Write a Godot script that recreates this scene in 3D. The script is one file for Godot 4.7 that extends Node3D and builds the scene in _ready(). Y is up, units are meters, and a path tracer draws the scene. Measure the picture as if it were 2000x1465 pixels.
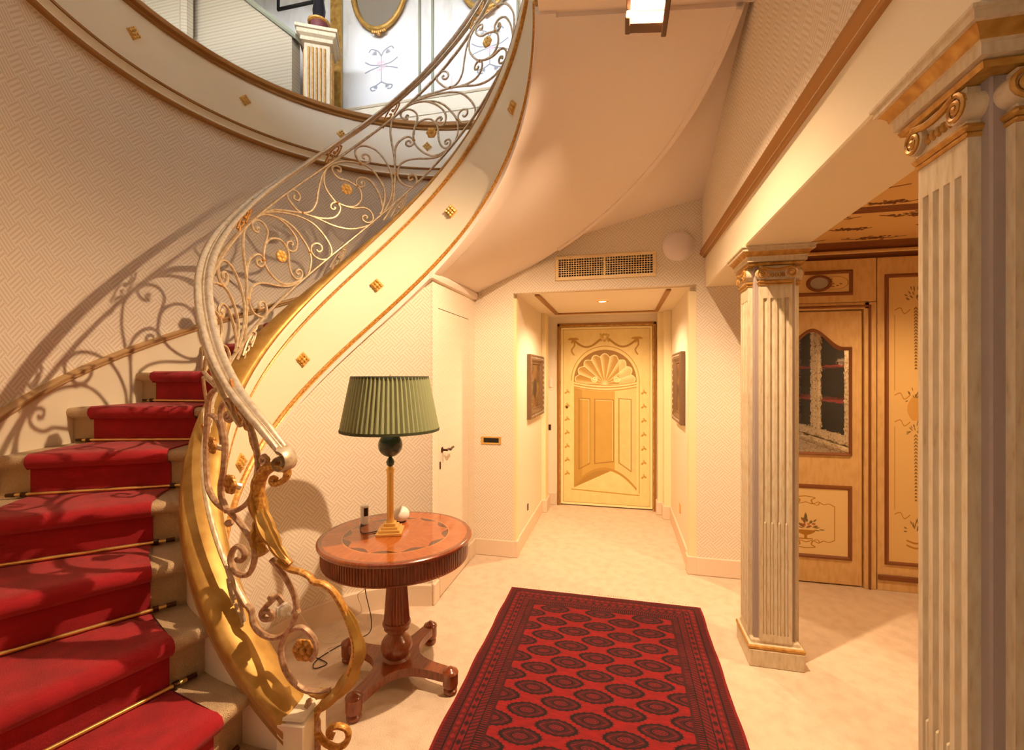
extends Node3D
# Entrance hall with a gilded spiral stair. y up, metres. The stair turns about a vertical axis at (AX, AZ);
# angles are in degrees, 0 points at the far wall (-Z), positive towards +X.

const AX := -1.087
const AZ := -2.027
const RISE := 0.169
const TURN := 14.0
const HALL_TOP := 3.22
const UPPER := 3.54

var M := {}
var taken := {}
var origins := {}


# ------------------------------------------------------------------ mesh builder
class MB:
	var p := PackedVector3Array()
	var t := PackedVector2Array()
	var hard := 38.0

	func tri(a: Vector3, b: Vector3, c: Vector3) -> void:
		var n := (b - a).cross(c - a).abs()
		p.append(a); p.append(b); p.append(c)
		for q: Vector3 in [a, b, c]:
			if n.y >= n.x and n.y >= n.z:
				t.append(Vector2(q.x, q.z))
			elif n.x >= n.z:
				t.append(Vector2(q.z, -q.y))
			else:
				t.append(Vector2(q.x, -q.y))

	func tuv(a: Vector3, b: Vector3, c: Vector3, ua: Vector2, ub: Vector2, uc: Vector2) -> void:
		p.append(a); p.append(b); p.append(c)
		t.append(ua); t.append(ub); t.append(uc)

	func quad(a: Vector3, b: Vector3, c: Vector3, d: Vector3) -> void:
		tri(a, b, c)
		tri(a, c, d)

	func quv(a: Vector3, b: Vector3, c: Vector3, d: Vector3, ua: Vector2, ub: Vector2, uc: Vector2, ud: Vector2) -> void:
		tuv(a, b, c, ua, ub, uc)
		tuv(a, c, d, ua, uc, ud)

	func box(a: Vector3, b: Vector3, bevel := 0.0) -> MB:
		var lo := Vector3(minf(a.x, b.x), minf(a.y, b.y), minf(a.z, b.z))
		var hi := Vector3(maxf(a.x, b.x), maxf(a.y, b.y), maxf(a.z, b.z))
		var e := minf(bevel, 0.45 * minf(hi.x - lo.x, minf(hi.y - lo.y, hi.z - lo.z)))
		var cn := func(i: int, ax: int) -> Vector3:
			var v := Vector3(hi.x if i & 1 else lo.x, hi.y if i & 2 else lo.y, hi.z if i & 4 else lo.z)
			for k in 3:
				if k != ax:
					v[k] += e * (-1.0 if i & (1 << k) else 1.0)
			return v
		for ax in 3:
			var u := (ax + 1) % 3
			var w := (ax + 2) % 3
			for s in 2:
				var o: int = (1 << ax) * s
				var c0: Vector3 = cn.call(o, ax)
				var c1: Vector3 = cn.call(o | (1 << u), ax)
				var c2: Vector3 = cn.call(o | (1 << u) | (1 << w), ax)
				var c3: Vector3 = cn.call(o | (1 << w), ax)
				if s:
					quad(c0, c1, c2, c3)
				else:
					quad(c0, c3, c2, c1)
		if e > 0.0:
			for ax in 3:
				var u := (ax + 1) % 3
				var w := (ax + 2) % 3
				for s in 4:
					var o := (1 << u) * (s & 1) | (1 << w) * (s >> 1)
					var a0: Vector3 = cn.call(o, u)
					var a1: Vector3 = cn.call(o | (1 << ax), u)
					var b0: Vector3 = cn.call(o, w)
					var b1: Vector3 = cn.call(o | (1 << ax), w)
					if s == 0 or s == 3:
						quad(a0, b0, b1, a1)
					else:
						quad(a0, a1, b1, b0)
			for i in 8:
				var x: Vector3 = cn.call(i, 0)
				var y: Vector3 = cn.call(i, 1)
				var z: Vector3 = cn.call(i, 2)
				if i in [0, 3, 5, 6]:
					tri(x, z, y)
				else:
					tri(x, y, z)
		return self

	# profile of (radius, height) turned about a vertical line through c
	func lathe(pr: Array, c := Vector3.ZERO, n := 32, wave := 0.0, waves := 0) -> MB:
		for i in n:
			var a0 := TAU * i / n
			var a1 := TAU * (i + 1) / n
			for k in pr.size() - 1:
				var q: Array[Vector3] = []
				for z: Array in [[k, a0], [k, a1], [k + 1, a1], [k + 1, a0]]:
					var w: Vector2 = pr[z[0]]
					var rr := w.x * (1.0 + (wave * cos(waves * z[1]) if waves else 0.0))
					q.append(c + Vector3(rr * sin(z[1]), w.y, rr * cos(z[1])))
				if pr[k].x > 1e-6:
					tri(q[0], q[1], q[2])
				if pr[k + 1].x > 1e-6:
					tri(q[0], q[2], q[3])
		return self

	# a round or flattened bar along a path; rad may vary; up gives the thin direction
	func tube(path: Array, rad, n := 6, flat := 1.0, caps := true, side = null) -> MB:
		var m := path.size()
		if m < 2:
			return self
		var prev: Array[Vector3] = []
		var nrm := Vector3.UP
		for i in m:
			var d: Vector3 = (path[mini(i + 1, m - 1)] - path[maxi(i - 1, 0)]).normalized()
			if side != null:
				nrm = side.call(path[i])
			elif i == 0:
				nrm = Vector3.UP if absf(d.y) < 0.9 else Vector3.RIGHT
			nrm = (nrm - d * nrm.dot(d)).normalized()
			var b := d.cross(nrm)
			var r: float = rad[i] if rad is Array else rad
			var ring: Array[Vector3] = []
			for k in n:
				var a := TAU * (k + 0.5) / n
				ring.append(path[i] + nrm * cos(a) * r * flat + b * sin(a) * r)
			if i > 0:
				for k in n:
					var k2 := (k + 1) % n
					quad(prev[k], prev[k2], ring[k2], ring[k])
			elif caps:
				for k in range(1, n - 1):
					tri(ring[0], ring[k + 1], ring[k])
			prev = ring
		if caps:
			for k in range(1, n - 1):
				tri(prev[0], prev[k], prev[k + 1])
		return self

	# closed outline (x, y) pushed along z: o + ex*x + ey*y, from 0 to ez
	func prism(poly: PackedVector2Array, o: Vector3, ex: Vector3, ey: Vector3, ez: Vector3) -> MB:
		var pl := poly.duplicate()
		if Geometry2D.is_polygon_clockwise(pl) == (ex.cross(ey).dot(ez) > 0.0):
			pl.reverse()
		var n := pl.size()
		for i in n:
			var a := o + ex * pl[i].x + ey * pl[i].y
			var b := o + ex * pl[(i + 1) % n].x + ey * pl[(i + 1) % n].y
			quad(a, b, b + ez, a + ez)
		var tr := Geometry2D.triangulate_polygon(pl)
		for i in range(0, tr.size(), 3):
			var q: Array[Vector3] = []
			for k in 3:
				q.append(o + ex * pl[tr[i + k]].x + ey * pl[tr[i + k]].y)
			if (q[1] - q[0]).cross(q[2] - q[0]).dot(ez) < 0.0:
				var s := q[1]
				q[1] = q[2]
				q[2] = s
			tri(q[0] + ez, q[1] + ez, q[2] + ez)
			tri(q[0], q[2], q[1])
		return self

	# closed or open outline given per station by a callable f(i) -> Array[Vector3]
	func loft(count: int, f: Callable, closed := true, caps := true) -> MB:
		var prev: Array = []
		for i in count:
			var ring: Array = f.call(i)
			var n := ring.size()
			if i > 0:
				for k in (n if closed else n - 1):
					var k2 := (k + 1) % n
					quad(prev[k], prev[k2], ring[k2], ring[k])
			elif caps and closed:
				fan(ring, true)
			prev = ring
		if caps and closed:
			fan(prev, false)
		return self

	func fan(ring: Array, flip: bool) -> void:
		var mid := Vector3.ZERO
		for q: Vector3 in ring:
			mid += q / ring.size()
		for k in ring.size():
			var a: Vector3 = ring[k]
			var b: Vector3 = ring[(k + 1) % ring.size()]
			if flip:
				tri(mid, b, a)
			else:
				tri(mid, a, b)

	func ball(c: Vector3, r: float, n := 10, squash := Vector3.ONE) -> MB:
		var m := n / 2
		for i in n:
			for j in m:
				var q: Array[Vector3] = []
				for z: Array in [[i, j], [i, j + 1], [i + 1, j + 1], [i + 1, j]]:
					var a: float = TAU * z[0] / n
					var b: float = PI * z[1] / m
					q.append(c + Vector3(sin(b) * sin(a), cos(b), sin(b) * cos(a)) * squash * r)
				if j > 0:
					tri(q[0], q[2], q[3])
				if j < m - 1:
					tri(q[0], q[1], q[2])
		return self

	func moved(xf: Transform3D) -> MB:
		for i in p.size():
			p[i] = xf * p[i]
		return self

	func add(o: MB, xf := Transform3D()) -> MB:
		for i in o.p.size():
			p.append(xf * o.p[i])
		t.append_array(o.t)
		return self

	func mesh(org: Vector3, mat: Material) -> ArrayMesh:
		var n := p.size()
		var fn := PackedVector3Array()
		var at := {}
		var keys: Array[Vector3i] = []
		keys.resize(n)
		for i in range(0, n, 3):
			var nn := (p[i + 1] - p[i]).cross(p[i + 2] - p[i])
			fn.append(nn)
			for k in 3:
				var key := Vector3i((p[i + k] * 8000.0).round())
				keys[i + k] = key
				if at.has(key):
					at[key].append(i / 3)
				else:
					at[key] = PackedInt32Array([i / 3])
		var lim := cos(deg_to_rad(hard))
		var unit := PackedVector3Array()
		for v in fn:
			unit.append(v.normalized())
		var vs := PackedVector3Array()
		var ns := PackedVector3Array()
		var ts := PackedVector2Array()
		for i in range(0, n, 3):
			var f := i / 3
			if fn[f].length_squared() < 1e-16:
				continue
			for k: int in [0, 2, 1]:
				var s := Vector3.ZERO
				for g: int in at[keys[i + k]]:
					if unit[g].dot(unit[f]) > lim:
						s += fn[g]
				vs.append(p[i + k] - org)
				ns.append(s.normalized() if s.length_squared() > 1e-20 else unit[f])
				ts.append(t[i + k])
		var ar := []
		ar.resize(Mesh.ARRAY_MAX)
		ar[Mesh.ARRAY_VERTEX] = vs
		ar[Mesh.ARRAY_NORMAL] = ns
		ar[Mesh.ARRAY_TEX_UV] = ts
		var me := ArrayMesh.new()
		me.add_surface_from_arrays(Mesh.PRIMITIVE_TRIANGLES, ar)
		me.surface_set_material(0, mat)
		return me


# ------------------------------------------------------------------ a small paint box for flat painted work
class Pic:
	var im: Image
	var w: int
	var h: int

	func _init(ww: int, hh: int, c: Color) -> void:
		w = ww
		h = hh
		im = Image.create(w, h, false, Image.FORMAT_RGBA8)
		im.fill(c)

	func dot(x: float, y: float, r: float, c: Color, a := 1.0) -> void:
		for j in range(maxi(0, int(y - r - 1)), mini(h, int(y + r + 2))):
			for i in range(maxi(0, int(x - r - 1)), mini(w, int(x + r + 2))):
				var k := clampf(r + 0.5 - Vector2(i + 0.5 - x, j + 0.5 - y).length(), 0.0, 1.0) * a
				if k > 0.0:
					im.set_pixel(i, j, im.get_pixel(i, j).lerp(c, k))

	func line(pts: Array, r: float, c: Color, a := 1.0) -> void:
		for i in pts.size() - 1:
			var p0: Vector2 = pts[i]
			var p1: Vector2 = pts[i + 1]
			var n := maxi(1, int(p0.distance_to(p1) / maxf(0.7, r * 0.6)))
			for k in n + 1:
				var q := p0.lerp(p1, float(k) / n)
				dot(q.x, q.y, r, c, a)

	func curve(pts: Array, r: float, c: Color, a := 1.0) -> void:
		var out: Array = []
		for i in pts.size() - 1:
			for k in 6:
				out.append(Vector2(pts[i]).cubic_interpolate(pts[i + 1], pts[maxi(i - 1, 0)], pts[mini(i + 2, pts.size() - 1)], k / 6.0))
		out.append(pts[-1])
		line(out, r, c, a)

	func leaf(x: float, y: float, ang: float, l: float, r: float, c: Color, a := 0.9) -> void:
		var d := Vector2.from_angle(ang)
		for k in 8:
			var s := k / 7.0
			dot(x + d.x * l * s, y + d.y * l * s, r * sin(PI * (0.12 + 0.86 * s)), c, a)

	func tex() -> ImageTexture:
		return ImageTexture.create_from_image(im)


# ------------------------------------------------------------------ naming and tagging
func numbered(called: String) -> String:
	taken[called] = taken.get(called, -1) + 1
	return called if taken[called] == 0 else "%s_%03d" % [called, taken[called]]


func thing(called: String, label: String, category: String, at := Vector3.ZERO, group := "", kind := "") -> Node3D:
	var o := Node3D.new()
	o.name = numbered(called)
	add_child(o, true)
	o.position = at
	origins[o] = at
	tag(o, label, category, group, kind)
	return o


func tag(o: Node, label := "", category := "", group := "", kind := "") -> void:
	if label: o.set_meta("label", label)
	if category: o.set_meta("category", category)
	if group: o.set_meta("group", group)
	if kind: o.set_meta("kind", kind)


func part(parent: Node3D, called: String, b: MB, mat: Material, label := "") -> MeshInstance3D:
	var o := MeshInstance3D.new()
	o.name = called
	o.mesh = b.mesh(origins[parent], mat)
	parent.add_child(o, true)
	origins[o] = origins[parent]
	if label: o.set_meta("label", label)
	return o


func single(called: String, b: MB, mat: Material, label: String, category: String, group := "", at := Vector3.INF) -> MeshInstance3D:
	var o := MeshInstance3D.new()
	o.name = numbered(called)
	if at == Vector3.INF:
		at = Vector3.ZERO
		var lo := Vector3.INF
		var hi := -Vector3.INF
		for q in b.p:
			lo = lo.min(q)
			hi = hi.max(q)
		at = Vector3((lo.x + hi.x) / 2, lo.y, (lo.z + hi.z) / 2)
	o.mesh = b.mesh(at, mat)
	add_child(o, true)
	o.position = at
	origins[o] = at
	tag(o, label, category, group)
	return o


func struct(called: String, b: MB, mat: Material, label := "", category := "") -> MeshInstance3D:
	var o := MeshInstance3D.new()
	o.name = numbered(called)
	o.mesh = b.mesh(Vector3.ZERO, mat)
	add_child(o, true)
	origins[o] = Vector3.ZERO
	tag(o, label, category, "", "structure")
	return o


# ------------------------------------------------------------------ stair geometry
func pc(th: float, r: float, y: float) -> Vector3:
	var a := deg_to_rad(th)
	return Vector3(AX + r * sin(a), y, AZ - r * cos(a))


func top_of(th: float) -> float:      # upper edge of the inner string's face
	return 2.829 + 0.01312 * th


func foot_of(th: float) -> float:     # lower edge of the inner string's face
	return 2.258 + 0.01205 * th


func step_turn(k: int) -> float:
	return -176.5 + TURN * (k - 3)


func step_top(k: int) -> float:
	return 0.50 + RISE * (k - 3)


func outward(q: Vector3) -> Vector3:
	return Vector3(q.x - AX, 0, q.z - AZ).normalized()


func spline(pts: Array, per := 6) -> Array:
	var out: Array = []
	for i in pts.size() - 1:
		var a: Vector3 = pts[maxi(i - 1, 0)]
		var b: Vector3 = pts[i]
		var c: Vector3 = pts[i + 1]
		var d: Vector3 = pts[mini(i + 2, pts.size() - 1)]
		for k in per:
			out.append(b.cubic_interpolate(c, a, d, float(k) / per))
	out.append(pts[-1])
	return out


# a band following the stair: outline of (radius, share of face height, offset) per angle
func helix(b: MB, pr: Array, t0: float, t1: float, n: int, floor_y := -9.0) -> MB:
	return b.loft(n + 1, func(i: int) -> Array:
		var th := lerpf(t0, t1, float(i) / n)
		var ring: Array = []
		for q: Vector3 in pr:
			ring.append(pc(th, q.x, maxf(floor_y, lerpf(foot_of(th), top_of(th), q.y) + q.z)))
		return ring)


# level ring moulding: outline of (radius, height)
func ring(b: MB, pr: Array, t0: float, t1: float, n: int) -> MB:
	return b.loft(n + 1, func(i: int) -> Array:
		var th := lerpf(t0, t1, float(i) / n)
		var out: Array = []
		for q: Vector2 in pr:
			out.append(pc(th, q.x, q.y))
		return out)


# curved sheet with wallpaper coordinates in metres; lo/hi give heights by angle; seen from inside or outside
func curved(b: MB, r: float, t0: float, t1: float, n: int, lo: Callable, hi: Callable, thick: float) -> MB:
	var rows := 6
	for i in n:
		var a0 := lerpf(t0, t1, float(i) / n)
		var a1 := lerpf(t0, t1, float(i + 1) / n)
		for s in 2:
			var rr := r + thick * s
			for k in rows:
				var y00 := lerpf(lo.call(a0), hi.call(a0), float(k) / rows)
				var y01 := lerpf(lo.call(a0), hi.call(a0), float(k + 1) / rows)
				var y10 := lerpf(lo.call(a1), hi.call(a1), float(k) / rows)
				var y11 := lerpf(lo.call(a1), hi.call(a1), float(k + 1) / rows)
				var q := [pc(a0, rr, y00), pc(a1, rr, y10), pc(a1, rr, y11), pc(a0, rr, y01)]
				var u0 := deg_to_rad(a0) * r
				var u1 := deg_to_rad(a1) * r
				var w := [Vector2(u0, -y00), Vector2(u1, -y10), Vector2(u1, -y11), Vector2(u0, -y01)]
				if s == 0:
					b.quv(q[0], q[1], q[2], q[3], w[0], w[1], w[2], w[3])
				else:
					b.quv(q[0], q[3], q[2], q[1], w[0], w[3], w[2], w[1])
		b.quad(pc(a0, r, hi.call(a0)), pc(a1, r, hi.call(a1)), pc(a1, r + thick, hi.call(a1)), pc(a0, r + thick, hi.call(a0)))
		b.quad(pc(a0, r, lo.call(a0)), pc(a0, r + thick, lo.call(a0)), pc(a1, r + thick, lo.call(a1)), pc(a1, r, lo.call(a1)))
	return b


# ------------------------------------------------------------------ materials
func rgb(r: int, g: int, b: int) -> Color:
	return Color8(r, g, b)


func mat(called: String, c: Color, rough := 0.6, metal := 0.0) -> StandardMaterial3D:
	var m := StandardMaterial3D.new()
	m.resource_name = called
	m.albedo_color = c
	m.roughness = rough
	m.metallic = metal
	M[called] = m
	return m


func noise_tex(fr: float, sd: int, ramp: Array, size := 256, oct := 4) -> NoiseTexture2D:
	var nz := FastNoiseLite.new()
	nz.seed = sd
	nz.frequency = fr
	nz.fractal_octaves = oct
	var tx := NoiseTexture2D.new()
	tx.width = size
	tx.height = size
	tx.seamless = true
	tx.noise = nz
	if ramp:
		var g := Gradient.new()
		var stops := PackedFloat32Array()
		var tints := PackedColorArray()
		for q: Array in ramp:
			stops.append(q[0])
			tints.append(q[1])
		g.offsets = stops
		g.colors = tints
		tx.color_ramp = g
	return tx


func bump_tex(fr: float, sd: int, strength: float, size := 256) -> NoiseTexture2D:
	var tx := noise_tex(fr, sd, [], size, 3)
	tx.as_normal_map = true
	tx.bump_strength = strength
	return tx


func tri_map(m: StandardMaterial3D, scale: float) -> void:
	m.uv1_triplanar = true
	m.uv1_world_triplanar = true
	m.uv1_scale = Vector3(scale, scale, scale)


func wallpaper_pic() -> ImageTexture:
	# woven key fret laid at forty five degrees, four stripes to a block
	var n := 384
	var im := Image.create(n, n, false, Image.FORMAT_RGB8)
	var light := rgb(240, 228, 209)
	var dark := rgb(222, 204, 178)
	for j in n:
		for i in n:
			var u := (float(i) + j) / n * 8.0
			var v := (float(i) - j + n) / n * 8.0
			var bu := int(floorf(u / 4.0))
			var bv := int(floorf(v / 4.0))
			var s := v if (bu + bv) % 2 == 0 else u
			var f := s - floorf(s)
			var k := smoothstep(0.08, 0.2, f) * (1.0 - smoothstep(0.52, 0.64, f))
			im.set_pixel(i, j, light.lerp(dark, k))
	return ImageTexture.create_from_image(im)


func rug_pic() -> ImageTexture:
	var w := 720
	var h := 1100
	var wide := 1.245
	var long := 1.9
	var im := Image.create(w, h, false, Image.FORMAT_RGB8)
	var red := rgb(130, 12, 17)
	var deep := rgb(88, 8, 14)
	var wine := rgb(60, 8, 16)
	var black := rgb(26, 7, 12)
	var nz := FastNoiseLite.new()
	nz.seed = 4
	nz.frequency = 0.05
	for j in h:
		for i in w:
			var x := (i + 0.5) / w * wide
			var y := (j + 0.5) / h * long
			var ex := minf(x, wide - x)
			var ey := minf(y, long - y)
			var e := minf(ex, ey)
			var s := y if ex < ey else x
			var c := red
			if e < 0.012:
				c = rgb(120, 13, 18)
			elif e < 0.20:
				# rows of small woven figures running along the border
				c = deep
				if e < 0.045:
					c = wine if fmod(s, 0.014) < 0.007 else deep
				elif e < 0.052 or (e > 0.085 and e < 0.09) or (e > 0.118 and e < 0.123) or (e > 0.155 and e < 0.16):
					c = black
				elif e < 0.085:
					c = deep if absf(fmod(s, 0.036) - 0.018) + absf(e - 0.068) * 1.1 > 0.014 else rgb(122, 18, 24)
				elif e < 0.118:
					var m := absf(fmod(s, 0.05) - 0.025) * 0.8 + absf(e - 0.104)
					c = black if m < 0.006 else (wine if m < 0.014 else rgb(112, 12, 20))
				elif e < 0.155:
					c = wine if fmod(s + e * 0.6, 0.02) < 0.010 else rgb(106, 12, 20)
				else:
					c = black if fmod(s, 0.012) < 0.006 else rgb(106, 12, 18)
					if e > 0.188:
						c = wine
			else:
				var px := (x - wide / 2) / 0.283
				var py := (y - 0.235) / 0.150
				for odd in 2:
					var gx := px - floorf(px + 0.5) if odd == 0 else px - floorf(px) - 0.5
					var gy := py - floorf(py + 0.5) if odd == 0 else py - floorf(py) - 0.5
					var ax := absf(gx) * 0.283
					var ay := absf(gy) * 0.150
					# stepped eight sided medallion
					var d := pow(pow(ax / 0.092, 1.7) + pow(ay / 0.046, 1.7), 0.588)
					if d < 1.0:
						c = black if d > 0.86 else wine
						if d < 0.80 and d > 0.62 and fmod(ax * 90.0 + ay * 160.0, 2.0) < 1.0:
							c = rgb(104, 14, 28)
						if d < 0.45:
							c = black if d > 0.36 else (rgb(116, 18, 28) if fmod(ax * 130.0 + ay * 220.0, 2.0) < 1.1 else wine)
					elif d < 1.08 and fmod(atan2(ay, ax * 0.45) * 5.0 + 0.4, 1.57) < 0.6:
						c = wine
				# fine lattice line between the medallions
			var k := 1.0 + 0.16 * nz.get_noise_2d(i * 0.4, j * 2.0) + (0.05 if (i + j) % 2 else -0.05)
			im.set_pixel(i, j, Color(clampf(c.r * k, 0, 1), clampf(c.g * k, 0, 1), clampf(c.b * k, 0, 1)))
	return ImageTexture.create_from_image(im)


# the flat mural on the far door: a painted niche with a shell, swags and pendants
func mural_pic() -> ImageTexture:
	var w := 360
	var h := 720
	var ground := rgb(240, 219, 152)
	var ochre := rgb(188, 146, 66)
	var umber := rgb(158, 116, 48)
	var pale := rgb(250, 236, 184)
	var p := Pic.new(w, h, ground)
	var nz := FastNoiseLite.new()
	nz.seed = 9
	nz.frequency = 0.02
	for j in h:
		for i in w:
			var u := (i + 0.5) / w
			var v := (j + 0.5) / h
			var c := ground
			var inside := false
			var dx := (u - 0.49) / 0.343
			if v < 0.30:
				var dy := (0.30 - v) / 0.172
				inside = dx * dx + dy * dy < 1.0
			else:
				inside = absf(dx) < 1.0 and v < 0.905
			if inside:
				if v < 0.325 - 0.02 * dx * dx:
					var dy := (0.318 - v) / 0.172
					var a := atan2(dy, dx) / PI
					var rr := sqrt(dx * dx + dy * dy)
					var f := a * 9.0 - floorf(a * 9.0)
					var lobe := 0.86 + 0.10 * sin(PI * f)
					if rr > lobe:
						c = umber if rr > lobe + 0.03 else pale
					else:
						c = ochre.lerp(pale, smoothstep(0.35, 0.98, f) * 0.75)
						if f < 0.07: c = umber
						if dx > 0.45: c = c.lerp(pale, 0.55)
					if rr < 0.14: c = pale.lerp(ochre, rr * 5.0)
				elif v < 0.36 - 0.02 * dx * dx:
					c = ochre.lerp(pale, 0.5 + 0.5 * sin((v + 0.02 * dx * dx) * 420.0))
				else:
					var lit := u > 0.60
					c = rgb(232, 206, 138) if lit else rgb(202, 164, 82)
					if u < 0.24: c = rgb(190, 150, 70)
					var fl := 0.80 + 0.105 * dx * dx
					if v > fl:
						c = rgb(240, 220, 156) if v > 0.905 - (u - 0.147) * 0.25 else rgb(176, 136, 60)
					elif v > fl - 0.015:
						c = ochre
				c = c.lerp(umber, 0.08 * (nz.get_noise_2d(i, j) + 0.5))
			else:
				c = c.lerp(ochre, 0.10 * (nz.get_noise_2d(i * 2.0, j) + 0.5))
				var edge := minf(minf(u, 1.0 - u) * w, minf(v, 1.0 - v) * h)
				if edge < 10.0: c = pale if edge < 8.0 else ochre
			p.im.set_pixel(i, j, c)
	# arch bead, panels, swags, pendants
	var arch: Array = []
	for k in 25:
		var a := PI * k / 24.0
		arch.append(Vector2((0.49 + 0.372 * cos(a)) * w, (0.30 - 0.192 * sin(a)) * h))
	arch.push_front(Vector2(0.862 * w, 0.92 * h))
	p.line(arch, 1.4, ochre, 0.7)
	p.line([Vector2(0.12 * w, 0.915 * h), Vector2(0.862 * w, 0.93 * h)], 2.0, ochre, 0.7)
	for q: Array in [[0.205, 0.325, 0.40, 0.80, 0.765], [0.38, 0.585, 0.405, 0.765, 0.75], [0.645, 0.775, 0.40, 0.755, 0.80]]:
		var box := [Vector2(q[0] * w, q[2] * h), Vector2(q[1] * w, (q[2] + 0.004) * h), Vector2(q[1] * w, q[4] * h), Vector2(q[0] * w, q[3] * h), Vector2(q[0] * w, q[2] * h)]
		p.line(box, 2.2, umber, 0.45)
		p.line([box[0] + Vector2(3, 3), box[1] + Vector2(-3, 3), box[2] + Vector2(-3, -3)], 1.0, pale, 0.6)
	for s: float in [0.38, 0.62]:
		var spiral: Array = []
		for k in 22:
			var a := k * 0.55
			spiral.append(Vector2(s * w + (13.0 - 0.55 * k) * cos(a) * (1 if s > 0.5 else -1), 0.292 * h + (13.0 - 0.55 * k) * sin(a)))
		p.line(spiral, 1.8, pale, 0.9)
	for s: float in [-1.0, 1.0]:
		var swag: Array = []
		for k in 13:
			var g := k / 12.0
			swag.append(Vector2((0.49 + s * (0.05 + 0.30 * g)) * w, (0.07 + 0.042 * sin(PI * g)) * h))
		p.line(swag, 4.5, ochre, 0.6)
		p.line(swag, 1.5, umber, 0.5)
		var bx := (0.49 + s * 0.35) * w
		for a: float in [0.2, 2.94, 1.3, 1.9]:
			p.leaf(bx, 0.062 * h, a, 24, 5, ochre, 0.7)
		p.curve([Vector2(bx, 0.07 * h), Vector2(bx + 5, 0.10 * h), Vector2(bx - 7, 0.13 * h), Vector2(bx + 2, 0.155 * h)], 3.0, ochre, 0.7)
		for k in 7:
			var cy := (0.36 + 0.077 * k) * h
			var cx := (0.49 + s * 0.42) * w
			p.leaf(cx, cy, 0.6, 13, 4.0, ochre, 0.7)
			p.leaf(cx, cy + 3, 2.5, 13, 4.0, ochre, 0.7)
			p.dot(cx, cy - 4, 4, ochre, 0.6)
	for k in 14:
		p.dot(0.49 * w + 16.0 * sin(k * 2.4), 0.06 * h + 13.0 * cos(k * 1.7), 5.0, ochre.lerp(umber, 0.5 * sin(k * 3.0)), 0.6)
	return p.tex()


func spray(p: Pic, x: float, y: float, s: float, c: Color, sd: int) -> void:
	var rg := RandomNumberGenerator.new()
	rg.seed = sd
	for k in 26:
		var a := rg.randf_range(-PI, 0.25) if k % 2 else rg.randf_range(-PI - 0.25, 0.0)
		var d := rg.randf_range(0.1, 1.0) * s
		p.leaf(x + cos(a) * d * 0.75, y + sin(a) * d * 0.65, a, s * 0.26, s * 0.045, c, 0.6)


func scroll_band(p: Pic, x: float, y: float, s: float, up: float, c: Color) -> void:
	for m: float in [-1.0, 1.0]:
		p.curve([Vector2(x, y), Vector2(x + m * s * 0.25, y + up * s * 0.10), Vector2(x + m * s * 0.45, y - up * s * 0.02), Vector2(x + m * s * 0.62, y + up * s * 0.12), Vector2(x + m * s * 0.8, y + up * s * 0.06), Vector2(x + m * s, y + up * s * 0.2)], 2.2, c, 0.85)
		p.curve([Vector2(x + m * s * 0.25, y + up * s * 0.1), Vector2(x + m * s * 0.2, y - up * s * 0.12), Vector2(x + m * s * 0.32, y - up * s * 0.26), Vector2(x, y - up * s * 0.34)], 2.6, c, 0.85)
		p.curve([Vector2(x + m * s * 0.5, y), Vector2(x + m * s * 0.42, y + up * s * 0.16), Vector2(x + m * s * 0.3, y + up * s * 0.14)], 1.8, c, 0.85)


func door_panel_pic() -> ImageTexture:
	var p := Pic.new(320, 460, rgb(236, 206, 146))
	var gold := rgb(176, 124, 40)
	var leafc := rgb(104, 88, 46)
	var cx := 150.0
	scroll_band(p, cx, 100, 118, 1.0, gold)
	scroll_band(p, cx, 375, 118, -1.0, gold)
	for x: float in [cx - 118, cx + 118]:
		p.line([Vector2(x, 124), Vector2(x, 352)], 1.4, gold, 0.8)
	spray(p, cx, 285, 92, leafc, 3)
	var rg := RandomNumberGenerator.new()
	rg.seed = 7
	for k in 12:
		p.dot(cx + rg.randf_range(-50, 50), 262 + rg.randf_range(-40, 14), rg.randf_range(4, 8), rgb(170, 92, 70), 0.8)
	p.leaf(cx, 235, -PI / 2, 66, 7, leafc)
	for k in 22:
		var s := k / 21.0
		p.line([Vector2(cx - 38 * (1.0 - s * s), 294 + 34 * s), Vector2(cx + 38 * (1.0 - s * s), 294 + 34 * s)], 2, gold, 0.9)
	p.line([Vector2(cx, 325), Vector2(cx, 350)], 6, gold, 0.9)
	p.line([Vector2(cx - 26, 352), Vector2(cx + 26, 352)], 4, gold, 0.9)
	return p.tex()


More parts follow.
